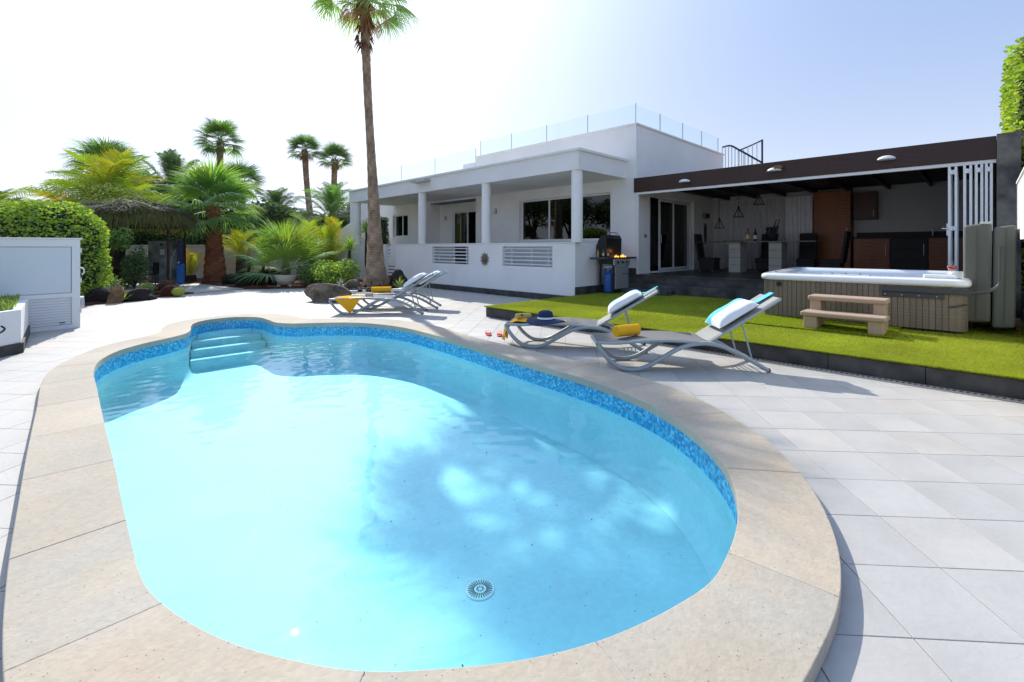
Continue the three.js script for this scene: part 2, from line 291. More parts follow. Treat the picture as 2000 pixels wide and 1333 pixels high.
// ---------------------------------------------------------------- swimming pool
const WATER = -0.12, FLOOR = -0.74;
const pool = thing('swimming_pool', 'free-form swimming pool with blue mosaic band and stone coping', 'swimming pool');
{
  const wallLine = offsetLine(innerLine, 0.025), N = wallLine.length;
  const profile = [[0, 0.0], [0, -0.3], [0, FLOOR + 0.12], [0.012, FLOOR + 0.07], [0.05, FLOOR + 0.02], [0.12, FLOOR]];
  const pos = [], uv = [], idx = [];
  profile.forEach(([o, y], r) => { const line = offsetLine(wallLine, -o); line.forEach(([x, z], i) => { pos.push(x, y, z); uv.push(i * 0.06, y + r * 0.01); }); });
  for (let r = 0; r < profile.length - 1; r++) for (let i = 0; i < N; i++) { const a = r * N + i, b = r * N + (i + 1) % N, c = a + N, d = b + N; idx.push(a, c, b, b, c, d); }
  const g = new THREE.BufferGeometry(); g.setAttribute('position', new THREE.Float32BufferAttribute(pos, 3)); g.setAttribute('uv', new THREE.Float32BufferAttribute(uv, 2)); g.setIndex(idx); g.computeVertexNormals();
  M.poolWall.side = THREE.DoubleSide;
  obj('basin_wall', g, M.poolWall, pool);
  obj('basin_floor', sheet(offsetLine(wallLine, -0.1).filter((_, i) => i % 2 === 0), FLOOR - 0.002), M.poolWall, pool);
  // water
  const w = sheet(offsetLine(innerLine, 0.02).filter((_, i) => i % 2 === 0), WATER);
  const water = obj('water', w, M.water, pool);
  // steps in the round bay
  const chord = [0.70, 0.714], into = [-0.714, 0.70];
  [[11.55, -0.165], [11.27, -0.27], [10.99, -0.39], [10.71, -0.53]].forEach(([off, y]) => {
    let poly = clipHalf(offsetLine(innerLine, 0.01).filter((_, i) => i % 2 === 0), into[0] * off, -into[1] * off, into[0], -into[1]);
    poly = clipHalf(poly, -4.95, -9.3, -0.62, -0.78);
    if (OUT < 0) poly.reverse();
    obj('pool_step', prism(poly, FLOOR - 0.01, y, 0.012), M.poolWall, pool);
  });
  // floor drain
  const drain = new THREE.Group(); drain.name = 'floor_drain'; drain.position.set(-0.34, FLOOR + 0.004, -3.2); pool.add(drain);
  obj('rim', new THREE.TorusGeometry(0.092, 0.006, 8, 40).rotateX(Math.PI / 2), M.whitePaint, drain);
  obj('plate', cyl(0.09, 0.09, -0.006, 0.004, 0, 0, 40), std([0.6, 0.8, 0.82], 0.4), drain);
  const slotMat = std([0.03, 0.12, 0.13], 0.7);
  for (let k = 0; k < 28; k++) { const a = k / 28 * Math.PI * 2, b = box(0.042, 0.084, 0.0035, 0.006, -0.0035, 0.0035).rotateY(a); obj('slot', b, slotMat, drain); }
  for (let k = 0; k < 10; k++) { const a = k / 10 * Math.PI * 2; obj('slot', box(0.014, 0.028, 0.0035, 0.006, -0.003, 0.003).rotateY(a), slotMat, drain); }
  // mosaic band of small glass tiles
  const fine = closed(innerPts, 8000), per = fine.reduce((s, [x, z], i) => { const [p, q] = fine[(i + 1) % fine.length]; return s + Math.hypot(p - x, q - z); }, 0);
  const pitch = 0.0262, cols = Math.floor(per / pitch), rows = 7, im = new THREE.InstancedMesh(rbox(-0.0118, 0.0118, -0.0118, 0.0118, -0.003, 0.003, 0.0015, 1), M.mosaic, cols * rows);
  const mat = new THREE.Matrix4(), q = new THREE.Quaternion(), col = new THREE.Color();
  const blues = [[0.03, 0.30, 0.60], [0.05, 0.43, 0.72], [0.08, 0.52, 0.78], [0.12, 0.60, 0.82], [0.04, 0.36, 0.66], [0.20, 0.68, 0.86]];
  let n = 0;
  for (let c = 0; c < cols; c++) {
    const at = Math.floor(c / cols * fine.length), [x, z] = fine[at], [nx, nz] = ringNormal(fine, at);
    q.setFromAxisAngle(V(0, 1, 0), Math.atan2(nx * OUT, nz * OUT));
    for (let r = 0; r < rows; r++) {
      mat.compose(V(x + nx * OUT * 0.021, -0.016 - r * pitch, z + nz * OUT * 0.021), q, V(1, 1, 1)); im.setMatrixAt(n, mat);
      const b = blues[Math.floor(Math.pow(rnd(), 1.2) * 6) % 6], k = rr(0.85, 1.15); im.setColorAt(n, col.setRGB(b[0] * k, b[1] * k, b[2] * k)); n++;
    }
  }
  im.name = 'mosaic_band'; im.userData.kind = 'stuff'; pool.add(im);
  // specks that have sunk to the floor
  const specks = [];
  const speckPos = [];
  for (let k = 0; k < 300; k++) { const x = rr(-2.5, 1.2), d = rr(2.0, 6.0); if (insidePoly(offsetLine(innerLine, -0.2).filter((_, i) => i % 6 === 0), x, -d)) speckPos.push([x, d]); }
  for (const [x, d] of speckPos) specks.push(new THREE.IcosahedronGeometry(rr(0.0014, 0.0038) * (rnd() < 0.06 ? 1.8 : 1), 0).scale(1.3, 0.5, 1).rotateY(rr(0, 6)).translate(x, FLOOR + 0.003, -d));
  obj('sunken_specks', specks, std([0.05, 0.07, 0.06], 0.9), pool).userData.kind = 'stuff';
}
// coping stones
{
  const coping = new THREE.Group(); coping.name = 'coping'; pool.add(coping);
  const N = innerLine.length, near = (x, z) => { let b = 1e9, k = 0; outerLine.forEach(([p, q], i) => { const d = (p - x) ** 2 + (q - z) ** 2; if (d < b) { b = d; k = i; } }); return k; };
  const joints = []; let s = 0;
  while (s < N - 6) { joints.push(Math.round(s)); s += rr(13.5, 17.5); }
  const ends = joints.map((i) => near(...innerLine[i])), NO = outerLine.length;
  const dir = 1;
  joints.forEach((i0, k) => {
    const i1 = k + 1 < joints.length ? joints[k + 1] : N, o0 = ends[k]; let o1 = ends[(k + 1) % joints.length];
    while (o1 < o0 - NO / 2) o1 += NO; if (o1 < o0) o1 = o0 + 1; if (o1 - o0 > NO / 2) o1 -= NO;
    const poly = [];
    for (let i = i0; i <= i1; i++) poly.push(innerLine[i % N]);
    for (let o = o1; o >= o0; o--) poly.push(outerLine[((o % NO) + NO) % NO]);
    // pull the two joint ends in by a hair, so that the joint shows
    const gap = 0.0012, m = i1 - i0 + 1, L2 = poly.length;
    const shift = (a, b, along) => { const dx = along[0], dz = along[1], l = Math.hypot(dx, dz) || 1; for (const j of [a, b]) poly[j] = [poly[j][0] + dx / l * gap, poly[j][1] + dz / l * gap]; };
    shift(0, L2 - 1, [poly[1][0] - poly[0][0], poly[1][1] - poly[0][1]]);
    shift(m - 1, m, [poly[m - 2][0] - poly[m - 1][0], poly[m - 2][1] - poly[m - 1][1]]);
    const y = rr(-0.001, 0.001);
    obj('coping_stone', prism(poly, 0.004, 0.082 + y, 0.0045), M.coping[Math.floor(rnd() * 4)], coping);
  });
  obj('coping_bed', prism(offsetLine(outerLine, -0.02).filter((_, i) => i % 2 === 0), 0.001, 0.0785, 0, [offsetLine(innerLine, 0.02).filter((_, i) => i % 2 === 0)]), M.copingJoint, coping);
}

// ---------------------------------------------------------------- raised lawn of artificial turf
const TURF = 0.235;
const lawn = thing('lawn_terrace', 'raised terrace of bright green artificial turf', 'lawn', hp(0, 0), TURN); lawn.userData = { kind: 'structure' };
{
  obj('terrace_base', hbox(-8.28, 0.5, -0.02, TURF - 0.012, 7.12, 13.0), M.slate, lawn);
  for (let k = 0; k < 9; k++) { const a0 = -8.28 + k * 0.975; obj('edge_stone', hbox(a0 + 0.003, a0 + 0.972, 0.0, TURF - 0.02, 7.085, 7.117, 0.004), M.slate, lawn); }
  obj('turf_mat', hbox(-8.29, 0.48, TURF - 0.012, TURF, 7.08, 12.96), M.turfBase, lawn);
  const blade = new THREE.BufferGeometry(), P = [], I = [];
  for (let k = 0; k < 5; k++) { const a = k * 2.4, c = Math.cos(a), s = Math.sin(a), ox = Math.cos(a * 1.7) * 0.011, oz = Math.sin(a * 1.7) * 0.011, w = 0.0028, h = 0.03 - (k % 3) * 0.006, l = 0.026; const b = P.length / 3; P.push(ox - s * w, 0, oz + c * w, ox + s * w, 0, oz - c * w, ox + c * l, h, oz + s * l); I.push(b, b + 1, b + 2); }
  blade.setAttribute('position', new THREE.Float32BufferAttribute(P, 3)); blade.setIndex(I); blade.computeVertexNormals();
  const spots = [];
  for (let k = 0; k < 120000; k++) { const b = 7.07 + 5.9 * Math.pow(rnd(), 1.5), a = rr(-8.3, 0.5); spots.push([a, b, TURF - 0.002]); }
  for (let k = 0; k < 9000; k++) spots.push([rr(-8.3, 0.5), 7.066 + rr(-0.006, 0.01), TURF - rr(0.0, 0.012)]);
  const turf = new THREE.InstancedMesh(blade, M.blade, spots.length), m = new THREE.Matrix4(), q = new THREE.Quaternion(), c = new THREE.Color();
  spots.forEach(([a, b, y], k) => { q.setFromAxisAngle(V(0, 1, 0), rr(0, 6.28)); m.compose(V(a, y, -b), q, V(1, rr(0.6, 1.15), 1)); turf.setMatrixAt(k, m); const t = rr(0.75, 1.25) * (0.72 + 0.5 * fbm(((a % 4) + 4) % 4 / 4, (b % 4) / 4, 5, 301, 3)); turf.setColorAt(k, rnd() < 0.22 ? c.setRGB(0.52 * t, 0.48 * t, 0.06) : c.setRGB(0.42 * t, 0.51 * t, 0.03 * t)); });
  turf.name = 'turf_blades'; turf.userData.kind = 'stuff'; lawn.add(turf);
}
{ // slotted drain along the foot of the terrace
  const d = thing('slot_drain', 'narrow white slotted drain along the foot of the turf terrace', 'drain', hp(0, 7.03), TURN);
  obj('channel', box(-6.9, 0.5, 0.001, 0.006, -0.06, 0.045), M.black, d);
  obj('edge_strip', box(-6.9, 0.5, 0.001, 0.013, 0.03, 0.065), M.tiles[2], d); obj('edge_strip', box(-6.9, 0.5, 0.001, 0.013, -0.052, -0.038), M.beige, d);
  const bars = []; for (let x = -6.88; x < 0.48; x += 0.056) bars.push(rbox(x, x + 0.028, 0.002, 0.014, -0.038, 0.03, 0.004, 1));
  obj('grating_bars', bars, std([0.50, 0.44, 0.37], 0.7), d).userData.kind = 'stuff';
}
{ // loose square of turf laid in front of the hot tub
  const t = thing('turf_mat', 'loose rectangle of turf laid on the lawn under the beige steps', 'turf mat', hp(-2.05, 9.25), TURN);
  obj('backing', box(-1.1, 1.05, TURF + 0.001, TURF + 0.03, -0.95, 0.55), M.turfBase, t);
  const src = lawn.children.find((o) => o.name === 'turf_blades'), n = 9000, im = new THREE.InstancedMesh(src.geometry, M.blade, n), m = new THREE.Matrix4(), q = new THREE.Quaternion(), c = new THREE.Color();
  for (let k = 0; k < n; k++) { q.setFromAxisAngle(V(0, 1, 0), rr(0, 6.28)); m.compose(V(rr(-1.11, 1.06), TURF + 0.028, rr(-0.96, 0.56)), q, V(1, rr(0.6, 1.1), 1)); im.setMatrixAt(k, m); const t2 = rr(0.75, 1.2); im.setColorAt(k, c.setRGB(0.38 * t2, 0.47 * t2, 0.016 * t2)); }
  im.name = 'turf_blades'; im.userData.kind = 'stuff'; t.add(im);
}

// ---------------------------------------------------------------- house
const HF = 0.76;   // floor level of the house and the covered terrace
const house = thing('house', 'white flat-roofed villa with columned porch and glass-railed roof terrace', 'house', [0, 0, 0], TURN);
function windowPart(name, a0, a1, y0, y1, b, panes, { sill = true, depth = 0.07, open } = {}) {
  const w = new THREE.Group(); w.name = name; house.add(w); const t = 0.055;
  obj('frame', [hbox(a0, a1, y0, y0 + t, b, b + depth), hbox(a0, a1, y1 - t, y1, b, b + depth), hbox(a0, a0 + t, y0 + t, y1 - t, b, b + depth), hbox(a1 - t, a1, y0 + t, y1 - t, b, b + depth)], M.whitePaint, w);
  const step = (a1 - a0 - 2 * t) / panes;
  for (let k = 0; k < panes; k++) {
    const p0 = a0 + t + k * step, p1 = p0 + step;
    if (k) obj('mullion', hbox(p0 - 0.03, p0 + 0.03, y0 + t, y1 - t, b + 0.004, b + depth - 0.004), M.whitePaint, w);
    if (open === k) continue;
    obj('pane', hbox(p0 + (k ? 0.031 : 0.001), p1 - (k < panes - 1 ? 0.031 : 0.001), y0 + t + 0.001, y1 - t - 0.001, b + 0.03, b + 0.036), M.darkGlass, w);
  }
  if (sill) obj('sill', hbox(a0 - 0.06, a1 + 0.06, y0 - 0.06, y0 - 0.003, b - 0.13, b - 0.02, 0.01), M.white, w);
  return w;
}
{
  // low porch wall with louvred openings
  obj('porch_wall', wallShape(-18.45, -8.45, -0.02, 1.72, 10.6, 10.78, [[-15.67, -13.35, 0.99, 1.64], [-11.55, -9.32, 1.0, 1.64]]), M.white, house);
  obj('porch_wall', hbox(-22.6, -19.35, -0.02, 1.72, 10.6, 10.78), M.white, house);
  obj('porch_wall', wallShape(10.781, 12.98, -0.02, 1.72, 0, 0.18, [[12.0, 12.88, 0.95, 1.62]]).rotateY(Math.PI / 2).translate(-8.45, 0, 0), M.white, house);
  obj('wall_cap', [hbox(-18.47, -8.43, 1.723, 1.755, 10.58, 10.8, 0.008), hbox(-22.62, -19.33, 1.723, 1.755, 10.58, 10.8, 0.008)], M.white, house);
  for (const [a0, a1] of [[-15.67, -13.35], [-11.55, -9.32]]) {
    const l = new THREE.Group(); l.name = 'louvre'; house.add(l);
    for (let k = 0; k < 5; k++) obj('slat', rbox(a0 + 0.002, a1 - 0.002, -0.012, 0.012, -0.04, 0.04, 0.006, 1).applyMatrix4(new THREE.Matrix4().makeRotationX(0.35)).translate(0, 1.07 + k * 0.125, -10.69), M.whitePaint, l);
    for (const a of [a0 + 0.3, (a0 + a1) / 2 + 0.1, a1 - 0.3]) obj('post', hbox(a - 0.018, a + 0.018, 0.992, 1.638, 10.74, 10.775), M.whitePaint, l);
  }
  for (let k = 0; k < 5; k++) obj('slat', rbox(-0.04, 0.04, -0.012, 0.012, -12.87, -12.01, 0.006, 1).translate(-8.54, 1.03 + k * 0.13, 0), M.whitePaint, house);
  // skirting of dark stone
  for (let a = -18.43; a < -8.5; a += 0.6) obj('skirting_stone', hbox(a + 0.002, Math.min(a + 0.598, -8.46), 0.0, 0.19, 10.578, 10.598), M.slate, house);
  for (let b = 10.585; b < 12.7; b += 0.6) obj('skirting_stone', hbox(-8.447, -8.427, 0.2, 0.46, b, Math.min(b + 0.597, 12.9)), M.slate, house);
  // porch gate
  const gate = new THREE.Group(); gate.name = 'gate'; house.add(gate);
  obj('gate_frame', [hbox(-19.3, -19.24, 0.3, 1.66, 10.66, 10.7), hbox(-18.56, -18.5, 0.3, 1.66, 10.66, 10.7)], M.whitePaint, gate);
  for (let k = 0; k < 9; k++) obj('slat', hbox(-19.239, -18.561, 0.36 + k * 0.145, 0.46 + k * 0.145, 10.67, 10.69), M.whitePaint, gate);
  // porch floor, roof, columns
  obj('porch_floor', hbox(-22.55, -8.64, 0.1, HF - 0.01, 10.79, 13.85), M.darkFloor, house);
  obj('porch_roof', hbox(-22.7, -8.25, 3.83, 4.36, 10.5, 12.996), M.white, house);
  obj('roof_edge', [hbox(-22.76, -8.19, 4.36, 4.44, 10.44, 10.62, 0.012), hbox(-8.37, -8.19, 4.36, 4.44, 10.625, 12.99, 0.012)], M.white, house);
  for (const a of [-22.25, -16.48, -12.48, -8.46]) obj('column', cyl(0.165, 0.165, 1.755, 3.832, a, -10.7, 32), M.white, house);
  obj('rain_spout', [hbox(-16.55, -15.6, 4.2, 4.235, 10.2, 10.5), hbox(-16.55, -16.52, 4.235, 4.3, 10.2, 10.5), hbox(-15.63, -15.6, 4.235, 4.3, 10.2, 10.5)], M.brushed, house);
  // walls behind the porch
  const TOP = 5.5;
  obj('wall', wallShape(-15.87, -7.9, 0, TOP, 13, 13.28, [[-13.15, -8.86, 1.86, 3.44]]), M.white, house);
  obj('wall', wallShape(-19.8, -15.873, 0, 4.9, 13.87, 14.12, [[-18.72, -16.6, HF, 3.34]]), M.white, house);
  obj('wall', hbox(-15.87, -15.62, 0, TOP, 13.283, 14.4), M.white, house);
  obj('wall', wallShape(-28, -19.8, 0, 4.9, 13, 13.28, [[-22.83, -21.34, 2.18, 3.33]]), M.white, house);
  obj('wall', hbox(-20.05, -19.8, 0, 4.9, 13.283, 13.867), M.white, house);
  obj('wall', wallShape(13.283, 19.92, 0, TOP, 0, 0.26, [[13.86, 17.12, HF, 3.36]]).rotateY(Math.PI / 2).translate(-7.9, 0, 0), M.white, house);
  obj('wall', hbox(-15.87, -8.163, 0, TOP, 19.66, 19.92), M.white, house);
  obj('wall', hbox(-28, -15.873, 0, 4.9, 19.66, 19.92), M.white, house);
  obj('wall', hbox(-28, -27.75, 0, 4.9, 13.283, 19.655), M.white, house);
  obj('wall', hbox(-15.87, -15.62, 4.5, TOP, 14.403, 19.655), M.white, house);
  obj('corner_board', hbox(-7.897, -7.86, 0.45, 3.3, 13.0, 13.08), M.whitePaint, house);
  obj('skirting_stone', hbox(-8.4, -7.9, 0.235, 0.95, 12.975, 12.997), M.slate, house);
  // roofs and interior
  obj('roof', hbox(-15.84, -7.93, 5.38, 5.48, 13.29, 19.65), M.white, house);
  obj('roof_edge', [hbox(-15.9, -7.86, TOP, 5.56, 12.96, 13.3, 0.01), hbox(-8.2, -7.86, TOP, 5.56, 13.303, 19.95, 0.01), hbox(-15.9, -15.6, TOP, 5.56, 13.303, 19.95, 0.01)], M.white, house);
  obj('roof', hbox(-27.98, -15.9, 4.75, 4.85, 13.3, 19.65), M.white, house);
  obj('roof_edge', [hbox(-28.04, -15.93, 4.9, 4.96, 12.96, 13.3, 0.01)], M.white, house);
  obj('parapet', hbox(-25.4, -21.5, 4.9, 5.42, 14.4, 14.6), M.white, house);
  obj('chimney_box', hbox(-19.6, -18.5, 4.85, 5.95, 15.2, 16.0), M.white, house);
  obj('interior_floor', hbox(-27.7, -8.17, 0.2, HF - 0.02, 14.13, 19.65), M.darkFloor, house);
  obj('interior_floor', hbox(-15.6, -8.17, 0.2, HF - 0.02, 13.29, 14.125), M.darkFloor, house);
  obj('interior_ceiling', hbox(-27.7, -8.17, 3.75, 3.8, 13.3, 19.65), M.wallInside, house);
  obj('partition', hbox(-15.6, -15.45, HF - 0.01, 3.74, 14.45, 19.64), M.wallInside, house);
  // window and door fittings
  windowPart('window', -13.15, -8.86, 1.86, 3.44, 13.12, 3);
  obj('window_surround', [hbox(-13.27, -13.153, 1.80, 3.56, 12.975, 12.997), hbox(-8.857, -8.74, 1.80, 3.56, 12.975, 12.997), hbox(-13.15, -8.86, 3.443, 3.56, 12.975, 12.997)], M.white, house);
  windowPart('window', -22.83, -21.34, 2.18, 3.33, 13.12, 2);
  obj('window_surround', [hbox(-22.95, -22.833, 2.06, 3.45, 12.975, 12.997), hbox(-21.337, -21.22, 2.06, 3.45, 12.975, 12.997), hbox(-22.83, -21.34, 3.333, 3.45, 12.975, 12.997)], M.white, house);
  windowPart('porch_door', -18.72, -16.6, HF + 0.003, 3.34, 13.95, 2, { sill: false, open: 1 });
  // sliding door of the covered terrace, in the side wall
  const door = new THREE.Group(); door.name = 'sliding_door'; house.add(door);
  const a = -7.97, fr = (b0, b1, y0, y1, d = 0) => hbox(a - 0.05 + d, a + d, y0, y1, b0, b1);
  obj('frame', [fr(13.862, 17.118, 3.28, 3.358), fr(13.862, 13.93, HF + 0.003, 3.28), fr(17.05, 17.118, HF + 0.003, 3.28), fr(13.93, 17.05, HF + 0.003, HF + 0.05)], M.whitePaint, door);
  for (const [b0, b1, d] of [[14.72, 15.78, -0.012], [15.8, 17.04, -0.07]]) {
    const p = new THREE.Group(); p.name = 'door_panel'; door.add(p);
    obj('stile', [fr(b0, b0 + 0.07, HF + 0.06, 3.27, d - 0.04), fr(b1 - 0.07, b1, HF + 0.06, 3.27, d - 0.04), fr(b0 + 0.07, b1 - 0.07, 3.2, 3.27, d - 0.04), fr(b0 + 0.07, b1 - 0.07, HF + 0.06, HF + 0.14, d - 0.04)], M.whitePaint, p);
    obj('pane', hbox(a - 0.07 + d, a - 0.065 + d, HF + 0.141, 3.199, b0 + 0.071, b1 - 0.071), M.darkGlass, p);
  }
  obj('handle', [rbox(-7.99, -7.965, 1.75, 2.05, -14.77, -14.745, 0.008)], M.steel, door);
  // glass rail of the roof terraces
  const rail = new THREE.Group(); rail.name = 'glass_railing'; house.add(rail);
  const front = [-15.66, -13.73, -11.81, -9.89, -7.98], side = [13.06, 14.68, 16.36, 17.98, 19.57];
  for (let k = 0; k < 4; k++) obj('glass_panel', hbox(front[k] + 0.02, front[k + 1] - 0.02, 5.57, 6.2, 13.1, 13.112), M.tealGlass, rail);
  for (let k = 0; k < 4; k++) obj('glass_panel', hbox(-7.99, -7.978, 5.57, 6.2, side[k] + 0.07, side[k + 1] - 0.02), M.tealGlass, rail);
  for (const p of front) obj('rail_post', hbox(p - 0.009, p + 0.009, 5.555, 6.22, 13.095, 13.117), M.steel, rail);
  for (const p of side.slice(1)) obj('rail_post', hbox(-8.0, -7.965, 5.555, 6.2, p - 0.008, p + 0.008), M.steel, rail);
  for (let k = 0; k < 3; k++) obj('glass_panel', hbox(-25.3 + k * 3.1, -22.24 + k * 3.1, 4.965, 5.95, 13.12, 13.132), M.tealGlass, rail);
  for (let k = 0; k < 4; k++) obj('rail_post', hbox(-25.33 + k * 3.1, -25.31 + k * 3.1, 4.955, 5.97, 13.115, 13.137), M.steel, rail);
}
function curtain(name, label, a0, a1, y0, y1, b, mat, group, waves = 9, amp = 0.05) {   // pleated cloth hanging along a
  const n = Math.round((a1 - a0) * waves * 8), pos = [], idx = [], rows = 3;
  for (let r = 0; r <= rows; r++) for (let i = 0; i <= n; i++) { const t = i / n, y = y0 + (y1 - y0) * r / rows, k = 1.15 - 0.4 * r / rows; pos.push(a0 + (a1 - a0) * t, y, -b + amp * k * (Math.sin(t * (a1 - a0) * waves * 6.283) + 0.5 * Math.sin(t * (a1 - a0) * waves * 2.7 + r * 0.3))); }
  for (let r = 0; r < rows; r++) for (let i = 0; i < n; i++) { const p = r * (n + 1) + i; idx.push(p, p + 1, p + n + 1, p + 1, p + n + 2, p + n + 1); }
  const g = new THREE.BufferGeometry(); g.setAttribute('position', new THREE.Float32BufferAttribute(pos, 3)); g.setIndex(idx); g.computeVertexNormals();
  const [x, , z] = hp(0, 0); const c = thing(name, label, 'curtain', [x, 0, z], TURN, group);
  obj('cloth', g, mat, c); obj('rail', hbox(a0 - 0.02, a1 + 0.02, y1 + 0.002, y1 + 0.03, b - 0.02, b + 0.02), M.whitePaint, c);
  return c;
}
curtain('door_curtain', 'pale curtain behind the open glass door of the porch', -18.6, -18.1, HF + 0.02, 3.25, 14.3, std([0.42, 0.42, 0.44], 1, { side: THREE.DoubleSide }), undefined, 9, 0.04);

function wallLamp(a, b, y, label) {
  const [x, , z] = hp(a, b), l = thing('wall_lamp', label, 'wall lamp', [x, y, z], TURN);
  obj('back_plate', rbox(-0.05, 0.05, -0.09, 0.09, 0.002, 0.022, 0.006), M.brushed, l);
  obj('lamp_body', cyl(0.045, 0.045, -0.11, 0.11, 0, 0.075, 20), M.brushed, l);
  obj('arm', box(-0.015, 0.015, -0.015, 0.015, 0.02, 0.05), M.brushed, l);
}
wallLamp(-14.54, 13, 3.11, 'round steel wall lamp left of the wide porch window'); wallLamp(-19.25, 13.87, 3.06, 'round steel wall lamp in the porch recess by the door');

{ // sun ornament
  const [x, , z] = hp(-12.44, 10.6), o = thing('sun_ornament', 'weathered metal sun with rays hung on the white porch wall', 'wall ornament', [x, 1.2, z], TURN);
  const m = std([0.60, 0.53, 0.44], 0.6, { metalness: 0.1, map: T.rock });
  obj('face', new THREE.SphereGeometry(0.12, 28, 16).scale(1, 1, 0.35).translate(0, 0, 0.03), m, o);
  obj('nose', new THREE.ConeGeometry(0.018, 0.06, 8).translate(0, -0.005, 0.085), m, o);
  for (const s of [-1, 1]) obj('eye', new THREE.SphereGeometry(0.016, 10, 8).translate(s * 0.042, 0.03, 0.066), m, o);
  obj('mouth', tube([V(-0.04, -0.05, 0.062), V(0, -0.062, 0.066), V(0.04, -0.05, 0.062)], 0.008, 12, 6), m, o);
  for (let k = 0; k < 20; k++) { const a = k / 20 * 6.283, l = k % 2 ? 0.10 : 0.145; const s = new THREE.Shape([V2(-0.022, 0), V2(0.022, 0), V2(0.026, l * 0.5), V2(0, l), V2(-0.012, l * 0.45)]); obj('ray', new THREE.ExtrudeGeometry(s, { depth: 0.012, bevelEnabled: false }).translate(0, 0.112, 0.006).rotateZ(a), m, o); }
}
{ // spiral stair railing seen above the terrace roof
  const [x, , z] = hp(-5.75, 16), s = thing('stair_railing', 'white spindle railing of the roof stair behind the terrace roof', 'railing', [x, 0, z], TURN);
  const top = (t) => t < 0.45 ? 5.02 : 5.02 - (t - 0.45) * 1.35, m = M.blackMetal;
  obj('handrail', tube([V(-0.62, 5.02, 0), V(-0.35, 5.02, 0.05), V(0, 4.8, 0.12), V(0.7, 4.3, 0.2)], 0.03, 30, 8), m, s);
  obj('handrail', tube([V(-0.2, 4.9, -0.35), V(0.1, 5.0, -0.4), V(0.5, 5.13, -0.4)], 0.025, 20, 8), m, s);
  for (let k = 0; k < 10; k++) { const t = k / 9, xx = -0.62 + 1.0 * t; obj('spindle', cyl(0.016, 0.016, 3.9, (t < 0.27 ? 5.01 : 5.0 - (t - 0.27) * 0.66), xx, 0.03 + 0.12 * t, 8), M.whitePaint, s); }
  for (let k = 0; k < 6; k++) { const t = k / 5, xx = -0.2 + 0.7 * t; obj('spindle', cyl(0.014, 0.014, 3.9, 4.9 + 0.22 * t, xx, -0.36 - 0.03 * t, 8), M.whitePaint, s); }
  obj('newel', cyl(0.03, 0.03, 3.8, 5.16, 0.52, -0.4, 10), m, s);
  obj('tread', rbox(-0.7, 0.6, 3.85, 3.9, -0.5, 0.3, 0.01), M.blackMetal, s);
}

// ---------------------------------------------------------------- covered terrace beside the house
const terrace = thing('covered_terrace', 'covered terrace with dark timber beam beside the white villa', 'pergola', [0, 0, 0], TURN);
{
  obj('floor_slab', hbox(-7.895, 0.6, 0.0, HF - 0.03, 12.97, 18.9), M.slate, terrace);
  for (let i = 0; i < 9; i++) for (let j = 0; j < 6; j++) obj('floor_tile', hbox(-7.88 + i * 0.9 + 0.003, -7.88 + i * 0.9 + 0.897, HF - 0.028, HF, 12.93 + j * 0.98 + 0.003, 12.93 + j * 0.98 + 0.977), M.darkFloor, terrace);
  obj('step', hbox(-8.3, 0.4, TURF - 0.1, 0.5, 12.5, 12.967, 0.008), M.slate, terrace);
  obj('step', hbox(-8.3, -6.35, TURF - 0.1, 0.37, 12.05, 12.497, 0.008), M.slate, terrace);
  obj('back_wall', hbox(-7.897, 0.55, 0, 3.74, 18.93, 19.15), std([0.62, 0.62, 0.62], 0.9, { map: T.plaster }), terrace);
  obj('side_wall', hbox(0.19, 0.52, 0, 3.82, 12.9, 18.925), M.concreteGrey, terrace);
  obj('front_beam', hbox(-7.94, 0.185, 3.34, 3.79, 12.92, 13.06, 0.006), M.darkWood, terrace);
  obj('ceiling_boards', hbox(-7.897, 0.187, 3.62, 3.67, 13.065, 18.925), M.ceiling, terrace);
  obj('roof_sheet', hbox(-7.897, 0.187, 3.673, 3.74, 13.065, 18.925), M.concreteGrey, terrace);
  for (let k = 0; k < 8; k++) { const a = -7.3 + k * 1.02; obj('rafter', hbox(a, a + 0.07, 3.48, 3.617, 13.065, 18.92), M.rafter, terrace); }
  obj('door_track', hbox(-7.88, 0.185, 3.27, 3.337, 12.95, 13.04), M.whitePaint, terrace);
  obj('jamb', hbox(-7.86, -7.8, HF + 0.002, 3.267, 12.96, 13.03), M.whitePaint, terrace);
}
[[-6.22, 3.5, 'domed white light on the dark beam above the sliding doors'], [-3.81, 3.55, 'domed white light on the dark beam with a timber bracket'], [-1.53, 3.54, 'domed white light on the dark beam nearest the folded glass panels']].forEach(([a, y, label], k) => {
  const [x, , z] = hp(a, 12.92), l = thing('beam_light', label, 'outdoor light', [x, y, z], TURN);
  obj('hood', new THREE.SphereGeometry(0.17, 24, 12, 0, 6.283, 0, Math.PI / 2).scale(1, 0.5, 0.75).translate(0, 0, 0.06), M.whitePaint, l);
  obj('diffuser', cyl(0.15, 0.15, -0.012, -0.001, 0, 0.06, 24).scale(1, 1, 0.72), std([0.5, 0.5, 0.48], 0.5), l);
  if (k === 1) obj('bracket', rbox(0.02, 0.2, 0.04, 0.1, 0.05, 0.2, 0.01), std([0.30, 0.19, 0.11], 0.8, { map: T.wood }), l);
});
